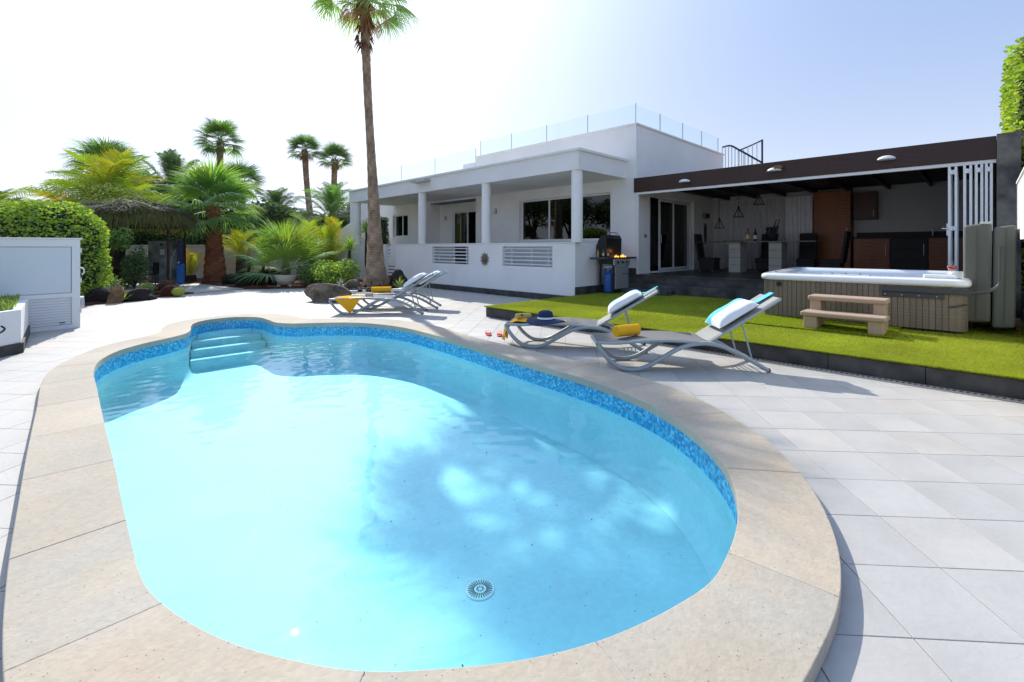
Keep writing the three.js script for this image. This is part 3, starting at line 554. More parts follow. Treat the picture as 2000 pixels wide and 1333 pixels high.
{ // folded glass door panels
  const f = thing('folding_glass_door', 'stack of folded white-framed glass door panels by the grey pillar', 'folding door', [0, 0, 0], TURN);
  [-0.5, -0.4, -0.27, -0.18, -0.1, -0.02, 0.045, 0.115].forEach((a, k) => {
    const p = new THREE.Group(); p.name = 'panel'; f.add(p);
    const b0 = 12.9 + (k % 2) * 0.02, b1 = b0 + 0.82, y0 = HF + 0.02, y1 = 3.26, t = 0.021;
    obj('panel_frame', [hbox(a - t, a + t, y0, y1, b0, b0 + 0.055, 0.004), hbox(a - t, a + t, y0, y1, b1 - 0.055, b1, 0.004), hbox(a - t, a + t, y0, y0 + 0.06, b0 + 0.055, b1 - 0.055), hbox(a - t, a + t, y1 - 0.06, y1, b0 + 0.055, b1 - 0.055)], M.whitePaint, p);
    obj('pane', hbox(a - 0.004, a + 0.004, y0 + 0.061, y1 - 0.061, b0 + 0.056, b1 - 0.056), M.tealGlass, p);
    for (const y of [1.1, 1.95, 3.1]) obj('hinge', hbox(a + (k % 2 ? -0.05 : 0.0), a + (k % 2 ? 0.0 : 0.05), y, y + 0.09, b0 - 0.018, b0 - 0.002, 0.004), M.whitePaint, p);
  });
  obj('lever', [hbox(-0.62, -0.53, 1.98, 2.005, 12.88, 12.9, 0.006), hbox(-0.545, -0.52, 1.85, 2.1, 12.9, 12.92, 0.004)], M.steel, f);
}
// kitchen at the back of the terrace
{
  const k = thing('tall_cabinet', 'tall orange-brown wooden cabinet at the back of the terrace', 'cabinet', hp(-3.65, 18.6, HF), TURN);
  obj('carcass', box(-0.55, 0.52, 0.06, 2.74, -0.32, 0.2), M.cabinetWood, k);
  obj('door', rbox(-0.54, 0.51, 1.05, 2.72, 0.203, 0.225, 0.004), M.cabinetWood, k); obj('door', rbox(-0.54, 0.51, 0.08, 1.035, 0.203, 0.225, 0.004), M.cabinetWood, k);
  obj('handle', cyl(0.01, 0.01, 1.3, 1.5, 0.42, 0.25, 8), M.steel, k);
  const w = thing('wall_cabinet', 'small dark wooden wall cabinet beside the tall cabinet', 'cabinet', hp(-2.78, 18.72, 2.52), TURN);
  obj('carcass', box(-0.3, 0.32, 0, 0.9, -0.2, 0.15), std([0.09, 0.026, 0.012], 0.45, { map: T.wood }), w); obj('door', rbox(-0.29, 0.31, 0.01, 0.89, 0.152, 0.172, 0.004), std([0.10, 0.03, 0.014], 0.45, { map: T.wood }), w); obj('handle', cyl(0.008, 0.008, 0.1, 0.3, 0.24, 0.19, 8), M.steel, w);
  const c = thing('kitchen_counter', 'low wooden kitchen cabinets with dark worktop along the terrace back wall', 'kitchen counter', hp(-1.6, 18.6, HF), TURN);
  obj('worktop', rbox(-1.45, 1.55, 1.13, 1.18, -0.31, 0.3, 0.008), M.black, c);
  obj('splashback', box(-1.45, 1.55, 1.183, 1.34, -0.318, -0.3), M.black, c);
  [[-1.44, -0.5, 0], [-0.49, 0.42, 1], [0.43, 1.0, 0], [1.01, 1.54, 0]].forEach(([a0, a1, dark]) => {
    obj('carcass', box(a0, a1, 0.08, 1.128, -0.3, 0.25), dark ? M.black : M.cabinetWood, c);
    if (dark) for (let s = 0; s < 3; s++) obj('drawer', rbox(a0 + 0.01, a1 - 0.01, 0.1 + s * 0.34, 0.42 + s * 0.34, 0.253, 0.275, 0.004), M.black, c);
    else obj('door', rbox(a0 + 0.01, a1 - 0.01, 0.1, 1.12, 0.253, 0.275, 0.004), M.cabinetWood, c);
    obj('handle', cyl(0.01, 0.01, 0.6, 0.95, a1 - 0.1, 0.3, 8), M.steel, c);
  });
  obj('tap', [cyl(0.014, 0.014, 1.18, 1.42, 0.5, -0.12, 10), rod(V(0.5, 1.42, -0.12), V(0.5, 1.4, 0.05), 0.012)], M.steel, c);
}
curtain('terrace_curtain', 'grey-white pleated curtain on the terrace back wall, beside the house corner', -7.55, -5.2, HF + 0.02, 3.42, 18.7, M.curtain, undefined, 7);
curtain('terrace_curtain', 'white pleated curtain on the terrace back wall, beside the tall cabinet', -5.18, -4.28, HF + 0.02, 3.4, 18.66, std([0.85, 0.85, 0.87], 1, { side: THREE.DoubleSide }), undefined, 8);
{
  const p = thing('wall_picture', 'narrow framed picture on the terrace side wall', 'picture', hp(-7.895, 18.05, 2.15), TURN);
  obj('frame', box(0.002, 0.03, -0.42, 0.42, -0.16, 0.16), std([0.5, 0.5, 0.5], 0.6), p); obj('print', box(0.031, 0.034, -0.37, 0.37, -0.12, 0.12), std([0.22, 0.25, 0.28], 0.7, { map: T.rock }), p);
  const h = thing('heater_unit', 'small dark box mounted above the picture on the terrace wall', 'heater', hp(-7.895, 18.05, 2.85), TURN);
  obj('casing', rbox(0.002, 0.12, -0.1, 0.1, -0.22, 0.22, 0.02), std([0.18, 0.18, 0.18], 0.5), h); obj('grille', box(0.121, 0.125, -0.06, 0.06, -0.18, 0.18), M.black, h);
  const s = thing('light_switch', 'small dark switch plate on the house wall by the sliding door', 'switch', hp(-7.895, 13.55, 1.98), TURN);
  obj('plate', rbox(0.002, 0.014, -0.05, 0.05, -0.07, 0.07, 0.004), std([0.12, 0.12, 0.12], 0.4), s); obj('rocker', box(0.015, 0.02, -0.025, 0.025, -0.03, 0.03), std([0.35, 0.35, 0.35], 0.4), s);
}
[[-6.6, 16.3, 2.36, 'wire cone pendant lamp hanging lowest over the table'], [-5.95, 16.3, 2.72, 'wire cone pendant lamp hanging at middle height over the table'], [-5.3, 16.3, 3.1, 'wire cone pendant lamp hanging highest under the dark ceiling']].forEach(([a, b, y, label]) => {
  const p = thing('pendant_lamp', label, 'pendant lamp', hp(a, b, y), TURN), ring = [];
  obj('cord', cyl(0.006, 0.006, 0.25, 3.615 - y, 0, 0, 6), M.black, p); obj('socket', cyl(0.03, 0.022, 0.2, 0.28, 0, 0, 12), M.blackMetal, p);
  obj('cage', [...[0, 1, 2, 3, 4, 5].map((k) => rod(V(Math.cos(k * 1.047) * 0.02, 0.22, Math.sin(k * 1.047) * 0.02), V(Math.cos(k * 1.047) * 0.17, -0.08, Math.sin(k * 1.047) * 0.17), 0.008, 6)), new THREE.TorusGeometry(0.17, 0.008, 6, 24).rotateX(Math.PI / 2).translate(0, -0.08, 0)], M.blackMetal, p);
});
{ // dining table on block pillars
  const t = thing('dining_table', 'dining table with dark glass top on two pale block pillars', 'table', hp(-5.5, 16.5, HF), TURN);
  obj('tabletop', rbox(-1.75, 1.9, 1.02, 1.05, -0.55, 0.5, 0.006), phys([0.10, 0.11, 0.12], 0.1), t);
  for (const x of [-0.55, 0.72]) { const p = new THREE.Group(); p.name = 'pillar'; t.add(p); for (let k = 0; k < 4; k++) obj('block', rbox(x - 0.19, x + 0.19, k * 0.255 + 0.003, k * 0.255 + 0.25, -0.3, 0.3, 0.006), M.block, p); }
}
function wickerChair(a, b, turn, label) {
  const c = thing('wicker_chair', label, 'chair', hp(a, b, HF), TURN + turn);
  const m = std([0.02, 0.02, 0.023], 0.75, { map: T.weave });
  obj('seat', rbox(-0.27, 0.27, 0.36, 0.48, -0.27, 0.3, 0.03), m, c);
  obj('backrest', rbox(-0.26, 0.26, 0, 0.95, -0.04, 0.04, 0.03).applyMatrix4(new THREE.Matrix4().makeRotationX(-0.14)).translate(0, 0.38, -0.27), m, c);
  obj('skirt', rbox(-0.26, 0.26, 0.06, 0.37, -0.25, 0.28, 0.02), m, c);
  for (const sx of [-1, 1]) for (const sz of [-1, 1]) { obj('leg', cyl(0.02, 0.024, 0.03, 0.1, sx * 0.22, sz * 0.22, 8), M.blackMetal, c); obj('caster', new THREE.SphereGeometry(0.022, 10, 8).translate(sx * 0.22, 0.023, sz * 0.22), M.steel, c); }
}
wickerChair(-6.95, 16.25, Math.PI / 2, 'black wicker chair at the table end towards the house wall');
wickerChair(-5.4, 17.3, 0, 'black wicker chair behind the table, between the two block pillars');
wickerChair(-4.15, 17.3, 0.1, 'black wicker chair behind the table, beyond the block pillars');
wickerChair(-3.25, 16.4, -Math.PI / 2, 'black wicker chair at the table end towards the wooden cabinet');
function bottle(a, b, y, r, h, mat, label, labelMat) {
  const o = thing('bottle', label, 'bottle', hp(a, b, y), TURN);
  obj('glass_body', lathe([[0, 0], [r, 0], [r, h * 0.58], [r * 0.85, h * 0.66], [r * 0.36, h * 0.76], [r * 0.34, h * 0.97], [0, h * 0.97]], 20), mat, o);
  obj('cap', cyl(r * 0.4, r * 0.4, h * 0.93, h, 0, 0, 12), M.black, o);
  if (labelMat) obj('paper_label', new THREE.CylinderGeometry(r + 0.001, r + 0.001, h * 0.3, 20, 1, true).translate(0, h * 0.32, 0), labelMat, o);
}
const amber = std([0.36, 0.17, 0.03], 0.15), cream = std([0.6, 0.55, 0.4], 0.8), oil = std([0.40, 0.30, 0.05], 0.15);
cream.side = THREE.DoubleSide;
bottle(-5.62, 16.2, HF + 1.051, 0.065, 0.42, amber, 'amber bottle on the terrace dining table', cream);
bottle(-5.38, 16.2, HF + 1.051, 0.055, 0.42, M.black, 'dark wine bottle with white label beside the amber bottle', std([0.7, 0.7, 0.68], 0.8, { side: THREE.DoubleSide }));
function wineGlass(pos, label, s = 1, wine) {
  const g = thing('wine_glass', label, 'wine glass', pos, 0);
  obj('bowl', lathe([[0.004, 0.085], [0.03, 0.095], [0.045, 0.13], [0.042, 0.17], [0.036, 0.205]].map(([x, y]) => [x * s, y * s]), 28), M.glass, g);
  obj('stem', lathe([[0, 0], [0.035, 0.001], [0.03, 0.004], [0.006, 0.01], [0.004, 0.05], [0.004, 0.086]].map(([x, y]) => [x * s, y * s]), 20), M.glass, g);
  if (wine) obj('wine', lathe([[0, 0.088], [0.028, 0.0965], [0.0425, 0.13], [0.042, 0.148], [0, 0.148]].map(([x, y]) => [x * s, y * s]), 28), wine, g);
}
wineGlass(hp(-6.2, 16.2, HF + 1.051), 'empty wine glass on the table under the lowest pendant'); wineGlass(hp(-5.95, 16.2, HF + 1.051), 'empty wine glass on the table beside the amber bottle');
{
  const b = thing('ice_bucket', 'large black ice bucket on the dining table holding two bottles', 'bucket', hp(-4.9, 16.3, HF + 1.051), TURN);
  obj('bucket_body', lathe([[0, 0], [0.15, 0], [0.19, 0.24], [0.18, 0.24], [0.142, 0.012], [0, 0.012]], 26), M.black, b);
  const f = thing('black_figure', 'dark jug with rounded top standing behind the ice bucket', 'jug', hp(-5.02, 16.45, HF + 1.051), TURN);
  obj('jug_body', lathe([[0, 0], [0.1, 0], [0.12, 0.2], [0.09, 0.34], [0.12, 0.4], [0.08, 0.46], [0, 0.46]], 20), M.black, f); obj('jug_handle', tube([V(0.09, 0.38, 0), V(0.18, 0.34, 0), V(0.18, 0.2, 0), V(0.1, 0.14, 0)], 0.02, 20, 8), M.black, f);
  for (const [dx, l] of [[-0.04, 'leaning dark bottle in the ice bucket, nearer the house wall'], [0.05, 'leaning dark bottle in the ice bucket, nearer the wooden cabinet']]) { const o = thing('bottle', l, 'bottle', hp(-4.9 + dx, 16.3, HF + 1.07), TURN); o.rotation.z = -0.25; obj('glass_body', lathe([[0, 0], [0.04, 0], [0.04, 0.42], [0.015, 0.52], [0.015, 0.7], [0, 0.7]], 16), M.black, o); obj('capsule', cyl(0.017, 0.017, 0.62, 0.705, 0, 0, 12), std([0.2, 0.2, 0.2], 0.4), o); }
  const tr = thing('serving_board', 'flat wooden serving board on the dining table by the wine glasses', 'board', hp(-6.05, 16.05, HF + 1.051), TURN); obj('board', rbox(-0.28, 0.28, 0, 0.02, -0.14, 0.14, 0.008), std([0.14, 0.07, 0.03], 0.6, { map: T.wood }), tr); obj('grip', new THREE.TorusGeometry(0.04, 0.01, 8, 16).rotateX(Math.PI / 2).translate(0.32, 0.011, 0), std([0.14, 0.07, 0.03], 0.6), tr);
}

// ---------------------------------------------------------------- hot tub and what stands round it
{
  const A0 = -3.14, A1 = -0.19, B0 = 9.9, B1 = 12.05, Y0 = TURF + 0.03, RIM = 1.1;
  const tub = thing('hot_tub', 'large hot tub with taupe slatted sides and white acrylic rim', 'hot tub', hp((A0 + A1) / 2, (B0 + B1) / 2), TURN);
  const w = (A1 - A0) / 2, d = (B1 - B0) / 2;
  obj('base', box(-w + 0.06, w - 0.06, TURF + 0.001, Y0 + 0.05, -d + 0.06, d - 0.06), M.black, tub);
  obj('cabinet', box(-w + 0.02, w - 0.02, Y0 + 0.05, RIM - 0.14, -d + 0.02, d - 0.02), M.slats[2], tub);
  const n = 34, sw = (2 * w - 0.24) / n, slat = rbox(-sw / 2 + 0.002, sw / 2 - 0.002, Y0 + 0.02, RIM - 0.1, -0.016, 0.016, 0.006, 1);
  for (let k = 0; k < n; k++) { const m = obj('slat', slat, M.slats[Math.floor(rnd() * 3)], tub); m.position.set(-w + 0.12 + sw * (k + 0.5), 0, d + 0.002); }
  for (let k = 0; k < 24; k++) for (const s of [-1, 1]) { const m = obj('slat', slat, M.slats[Math.floor(rnd() * 3)], tub); m.rotation.y = Math.PI / 2; m.position.set(s * (w + 0.002), 0, -d + 0.12 + sw * (k + 0.5)); }
  for (const sx of [-1, 1]) for (const sz of [-1, 1]) obj('corner_panel', cyl(0.13, 0.13, Y0 + 0.02, RIM - 0.1, sx * (w - 0.122), sz * (d - 0.122), 20), M.slats[0], tub);
  // rim: a rounded rectangular ring, a little higher along the far side
  const rr2 = (x, z, r, k = 8) => { const p = []; for (const [cx, cz, a0] of [[x - r, z - r, 0], [-x + r, z - r, 90], [-x + r, -z + r, 180], [x - r, -z + r, 270]]) for (let i = 0; i <= k; i++) { const a = (a0 + 90 * i / k) * Math.PI / 180; p.push([cx + r * Math.cos(a), cz + r * Math.sin(a)]); } return p; };
  const prof = [[0.0, -0.12], [0.05, -0.12], [0.065, -0.08], [0.06, -0.03], [0.02, 0.0], [-0.16, 0.012], [-0.22, 0.0], [-0.27, -0.06], [-0.3, -0.2], [-0.34, -0.5]], pos = [], idx = [], K = 36;
  prof.forEach(([o, y]) => rr2(w + o, d + o, Math.max(0.04, 0.16 + o * 0.4)).forEach(([x, z]) => pos.push(x, RIM + y + Math.max(0, (-z / d)) * 0.055 * (y > -0.1 ? 1 : 0.6), z)));
  for (let r = 0; r < prof.length - 1; r++) for (let i = 0; i < K; i++) { const a = r * K + i, b = r * K + (i + 1) % K; idx.push(a, a + K, b, b, a + K, b + K); }
  const g = new THREE.BufferGeometry(); g.setAttribute('position', new THREE.Float32BufferAttribute(pos, 3)); g.setIndex(idx); g.computeVertexNormals();
  M.tubRim.side = THREE.DoubleSide;
  const rim = obj('rim', g, M.tubRim, tub);
  obj('tub_floor', box(-w + 0.3, w - 0.3, 0.55, 0.6, -d + 0.3, d - 0.3), M.tubRim, tub);
  obj('water', box(-w + 0.28, w - 0.28, RIM - 0.105, RIM - 0.1, -d + 0.28, d - 0.28), M.tubWater, tub);
  const panel = obj('control_panel', rbox(-0.45, 0.25, RIM - 0.005, RIM + 0.022, d - 0.16, d - 0.03, 0.01), M.tubRim, tub);
  for (const x of [-0.32, -0.12, 0.1]) obj('button', cyl(0.028, 0.024, 0, 0.02, x, 0, 16).translate(0, RIM + 0.022, d - 0.095), std([0.25, 0.27, 0.28], 0.4), panel);
  for (const [x, z] of [[-w + 0.14, d - 0.3], [-w + 0.12, d - 0.6], [-w + 0.14, -d + 0.4]]) obj('jet_dial', cyl(0.045, 0.035, RIM + 0.01, RIM + 0.035, x, z, 18), std([0.35, 0.37, 0.38], 0.4), tub);
  obj('head_pillow', rbox(w - 0.52, w - 0.1, RIM + 0.004, RIM + 0.07, d - 0.3, d - 0.04, 0.05, 4), M.tubRim, tub);
  for (const x of [-w + 0.3, w - 0.42]) obj('vent', cyl(0.045, 0.045, -0.01, 0.02, 0, 0, 20).rotateX(Math.PI / 2).translate(x, 0.9, d + 0.025), M.black, tub);
  const lift = new THREE.Group(); lift.name = 'cover_lifter'; tub.add(lift);
  obj('bracket', [rbox(w - 1.05, w - 0.25, 0.78, 0.86, d + 0.02, d + 0.035, 0.004), rbox(w - 1.05, w + 0.05, 0.865, 0.955, d + 0.02, d + 0.06, 0.01)], M.charcoal, lift);
  for (let k = 0; k < 4; k++) obj('bolt', cyl(0.009, 0.009, 0, 0.012, 0, 0, 8).rotateX(Math.PI / 2).translate(w - 1.0 + k * 0.22, 0.82, d + 0.042), M.steel, lift);
  obj('arm', tube([V(w + 0.05, 0.9, d + 0.02), V(w + 0.22, 0.93, d + 0.0), V(w + 0.36, 1.03, d - 0.06), V(w + 0.38, 1.25, d - 0.06), V(w + 0.38, 1.62, d - 0.05)], 0.026, 40, 10), M.charcoal, lift);
  obj('shell_clip', rod(V(w + 0.02, 0.72, d + 0.02), V(w - 0.2, 0.66, d + 0.04), 0.012), M.charcoal, lift);
}
{ // folded cover standing at the end of the tub
  const c = thing('tub_cover', 'folded grey vinyl hot tub cover standing on edge beside the tub', 'tub cover', hp(-0.1, 10.75, TURF), TURN);
  const slab = (x0, x1, y0, y1, z0, z1) => { const g = new RoundedBoxGeometry(x1 - x0, y1 - y0, z1 - z0, 6, 0.045), p = g.attributes.position; for (let i = 0; i < p.count; i++) { const x = p.getX(i), y = p.getY(i), z = p.getZ(i); p.setXYZ(i, x + 0.012 * Math.sin(y * 5.1) + 0.03 * (y / 1.5), y + 0.015 * Math.sin(x * 9), z + 0.015 * Math.sin(y * 7 + x * 8)); } g.computeVertexNormals(); return metric(g.translate((x0 + x1) / 2, (y0 + y1) / 2, (z0 + z1) / 2)); };
  const l = obj('cover_half', slab(-0.13, 0.19, 0.18, 1.74, -1.0, 0.5), M.coverVinyl, c), r = obj('cover_half', slab(0.205, 0.46, 0.12, 1.7, -1.0, 0.5), M.coverVinyl, c);
  obj('seam', [tube([V(0.02, 0.24, 0.515), V(0.035, 0.9, 0.518), V(0.05, 1.7, 0.512)], 0.006, 20, 6)], M.coverVinyl, l);
  obj('seam', [tube([V(0.33, 0.2, 0.515), V(0.35, 0.9, 0.518), V(0.37, 1.66, 0.512)], 0.006, 20, 6)], M.coverVinyl, r);
  obj('handle_strap', rbox(0.06, 0.2, 1.735, 1.77, 0.38, 0.5, 0.01), std([0.5, 0.5, 0.48], 0.8), l);
  const p = thing('timber_pallet', 'low brown timber platform on the ground under the grey cover', 'platform', hp(0.08, 11.3, TURF), TURN);
  for (let k = 0; k < 5; k++) obj('board', rbox(-0.3, 0.38, 0.09, 0.115, -0.6 + k * 0.2, -0.415 + k * 0.2, 0.004), std([0.34, 0.22, 0.14], 0.8, { map: T.wood }), p);
  for (const x of [-0.26, 0.3]) obj('bearer', box(x, x + 0.06, 0.001, 0.089, -0.58, 0.38), std([0.3, 0.2, 0.13], 0.8, { map: T.wood }), p);
}
{ // beige steps
  const s = thing('tub_steps', 'two-tread beige plastic steps in front of the hot tub', 'steps', hp(-1.62, 9.15, TURF + 0.03), TURN);
  obj('tread', rbox(-0.55, 0.55, 0.44, 0.52, -0.34, 0.06, 0.03, 3), M.beige, s); obj('tread', rbox(-0.58, 0.58, 0.2, 0.28, -0.0, 0.4, 0.03, 3), M.beige, s);
  for (const x of [-0.52, 0.36]) { obj('side_leg', rbox(x, x + 0.16, 0.0, 0.46, -0.32, 0.02, 0.02), M.beige, s); obj('side_leg', rbox(x - 0.02, x + 0.18, 0.0, 0.22, 0.025, 0.37, 0.02), M.beige, s); }
}
wineGlass(hp(-0.36, 10.02, 1.11), 'large glass of red wine standing on the white hot tub rim', 1.35, phys([0.45, 0.01, 0.02], 0.05, { clearcoat: 1 }));

// ---------------------------------------------------------------- boundary wall on the right
{
  const w = thing('boundary_wall', 'sunlit white boundary wall beside the hot tub', 'wall', [0, 0, 0], TURN);
  obj('wall_face', hbox(0.56, 0.85, 0, 1.72, 6.0, 12.85), M.white, w);
  obj('skirting', hbox(0.535, 0.557, 0, 0.44, 6.0, 12.85), M.slate, w);
  obj('upper_wall', hbox(0.4, 0.86, 1.723, 2.62, 6.0, 10.85), M.white, w);
  obj('coping_cap', hbox(0.38, 0.88, 2.622, 2.66, 5.98, 10.88, 0.01), M.white, w);
  obj('end_trim', hbox(0.395, 0.865, 1.725, 2.615, 10.852, 10.95), M.whitePaint, w);
}

// ---------------------------------------------------------------- barbecue
{
  const q = thing('gas_barbecue', 'dark gas barbecue with raised lid standing beside the porch wall', 'barbecue', hp(-8.05, 12.0, TURF), TURN);
  // local x points away from the wall, z runs along it
  obj('side_shelf', rbox(-0.27, 0.25, 1.02, 1.08, 0.42, 0.88, 0.02), M.charcoal, q); obj('side_shelf', rbox(-0.27, 0.25, 1.02, 1.08, -0.86, -0.42, 0.02), M.charcoal, q);
  obj('firebox', rbox(-0.28, 0.24, 0.86, 1.06, -0.42, 0.42, 0.02), M.blackMetal, q);
  obj('control_panel', rbox(0.24, 0.28, 0.84, 1.02, -0.42, 0.42, 0.01), M.brushed, q);
  for (const z of [-0.24, 0, 0.24]) obj('knob', cyl(0.035, 0.03, 0, 0.04, 0, 0, 16).rotateZ(-Math.PI / 2).translate(0.28, 0.93, z), M.blackMetal, q);
  obj('cabinet_panel', rbox(0.2, 0.25, 0.14, 0.56, -0.4, 0.3, 0.008), M.brushed, q); obj('cabinet_panel', rbox(0.2, 0.25, 0.58, 0.82, -0.4, 0.3, 0.008), M.brushed, q);
  for (const [x, z] of [[-0.24, 0.38], [0.2, 0.36], [-0.24, -0.38], [0.2, -0.38]]) obj('leg', box(x - 0.025, x + 0.025, 0.06, 0.86, z - 0.025, z + 0.025), M.blackMetal, q);
  obj('bottom_shelf', box(-0.26, 0.22, 0.08, 0.11, -0.4, 0.4), M.blackMetal, q);
  for (const z of [-0.36, 0.36]) obj('wheel', cyl(0.07, 0.07, -0.02, 0.02, 0, 0, 20).rotateX(Math.PI / 2).translate(-0.24, 0.07, z), M.black, q);
  const lidShape = new THREE.Shape([V2(-0.1, 0), V2(-0.08, 0.56), V2(-0.14, 0.66), V2(-0.24, 0.64), V2(-0.36, 0.5), V2(-0.42, 0.3), V2(-0.4, 0.1), V2(-0.3, 0)]);
  obj('lid', metric(new THREE.ExtrudeGeometry(lidShape, { depth: 0.8, bevelEnabled: true, bevelSize: 0.015, bevelThickness: 0.02, bevelSegments: 2 }).translate(0.06, 1.07, -0.4)), std([0.012, 0.012, 0.014], 0.35), q);
  obj('lid_handle', tube([V(-0.06, 1.74, -0.25), V(-0.05, 1.79, -0.24), V(-0.05, 1.79, 0.24), V(-0.06, 1.74, 0.25)], 0.016, 30, 8), M.steel, q);
  const grate = []; for (let k = 0; k < 18; k++) grate.push(rod(V(-0.26, 1.065, -0.4 + k * 0.047), V(0.22, 1.065, -0.4 + k * 0.047), 0.005, 6));
  obj('grate', grate, M.blackMetal, q);
  const [fx, , fz] = hp(-8.05, 12.0);
  const fm = new THREE.MeshStandardMaterial({ color: lin(0.9, 0.4, 0.05), emissive: lin(1.0, 0.42, 0.06), emissiveIntensity: 1.5, roughness: 1 });
  const fl = thing('barbecue_flames', 'small orange flames on the barbecue grate', 'flames', hp(-8.0, 12.1, TURF + 1.07), TURN);
  for (let k = 0; k < 16; k++) { const h = rr(0.04, 0.11), x = rr(-0.14, 0.12), z = rr(-0.4, 0.2); obj('flame', lathe([[0, 0], [0.018, 0.01], [0.024, h * 0.3], [0.012, h * 0.65], [0.0, h]], 8).translate(x, 0, z).applyMatrix4(new THREE.Matrix4().makeShear(0, 0, rr(-0.2, 0.2), 0, 0, 0)), fm, fl); }
  const pl = new THREE.PointLight(lin(1, 0.45, 0.1), 0.03, 3); pl.position.set(...hp(-7.85, 12.1, TURF + 1.25)); pl.castShadow = true; scene.add(pl);
  const gb = thing('gas_bottle', 'blue gas bottle standing under the barbecue shelf', 'gas bottle', hp(-8.02, 11.62, TURF + 0.005), TURN);
  obj('cylinder', lathe([[0, 0.02], [0.11, 0.03], [0.135, 0.08], [0.135, 0.5], [0.11, 0.58], [0.05, 0.63], [0, 0.63]], 28), M.blue, gb); obj('foot_ring', cyl(0.11, 0.11, 0, 0.03, 0, 0, 24), M.blue, gb); obj('collar', new THREE.CylinderGeometry(0.08, 0.08, 0.08, 20, 1, true).translate(0, 0.66, 0), M.blue, gb); obj('valve', cyl(0.02, 0.02, 0.63, 0.72, 0, 0, 12), M.steel, gb);
  bottle(-8.15, 11.3, TURF + 1.085, 0.03, 0.24, oil, 'yellow oil bottle on the barbecue side shelf', null);
  bottle(-8.02, 11.38, TURF + 1.085, 0.032, 0.26, std([0.04, 0.09, 0.02], 0.2), 'green bottle with pale label on the barbecue side shelf', std([0.6, 0.55, 0.25], 0.8, { side: THREE.DoubleSide }));
  bottle(-7.9, 11.46, TURF + 1.085, 0.03, 0.25, std([0.10, 0.03, 0.02], 0.2), 'brown bottle with pink label on the barbecue side shelf', std([0.6, 0.4, 0.38], 0.8, { side: THREE.DoubleSide }));
}

// ---------------------------------------------------------------- sun loungers
const LSIDE = [[0, 0.35], [0.05, 0.27], [0.16, 0.14], [0.3, 0.045], [0.46, 0.024], [0.62, 0.06], [0.85, 0.19], [1.08, 0.315], [1.3, 0.365], [1.52, 0.35], [1.78, 0.255], [2.0, 0.13], [2.18, 0.024]];
const SEATP = [[0.0, 0.37], [0.25, 0.365], [0.55, 0.39], [0.9, 0.40], [1.2, 0.385], [1.47, 0.36]];
const BACK0 = [1.45, 0.37], BACK1 = [2.36, 0.93];
function strip(path, z0, z1, thick = 0.008, sag = 0.0) {   // a band of cloth following a path in the x-y plane
  const n = path.length, k = 6, pos = [], idx = [];
  for (const t of [0, -thick]) for (let i = 0; i < n; i++) for (let j = 0; j <= k; j++) { const u = j / k; pos.push(path[i][0], path[i][1] + t - sag * Math.sin(Math.PI * u), z0 + (z1 - z0) * u); }
  const at = (s, i, j) => s * n * (k + 1) + i * (k + 1) + j;
  for (let s = 0; s < 2; s++) for (let i = 0; i < n - 1; i++) for (let j = 0; j < k; j++) { const a = at(s, i, j), b = at(s, i, j + 1), c = at(s, i + 1, j), d = at(s, i + 1, j + 1); s ? idx.push(a, c, b, b, c, d) : idx.push(a, b, c, b, d, c); }
  for (let i = 0; i < n - 1; i++) for (const j of [0, k]) { const a = at(0, i, j), b = at(0, i + 1, j), c = at(1, i, j), d = at(1, i + 1, j); idx.push(a, b, c, b, d, c, a, c, b, b, c, d); }
  const g = new THREE.BufferGeometry(); g.setAttribute('position', new THREE.Float32BufferAttribute(pos, 3)); g.setIndex(idx); g.computeVertexNormals(); return metric(g);
}
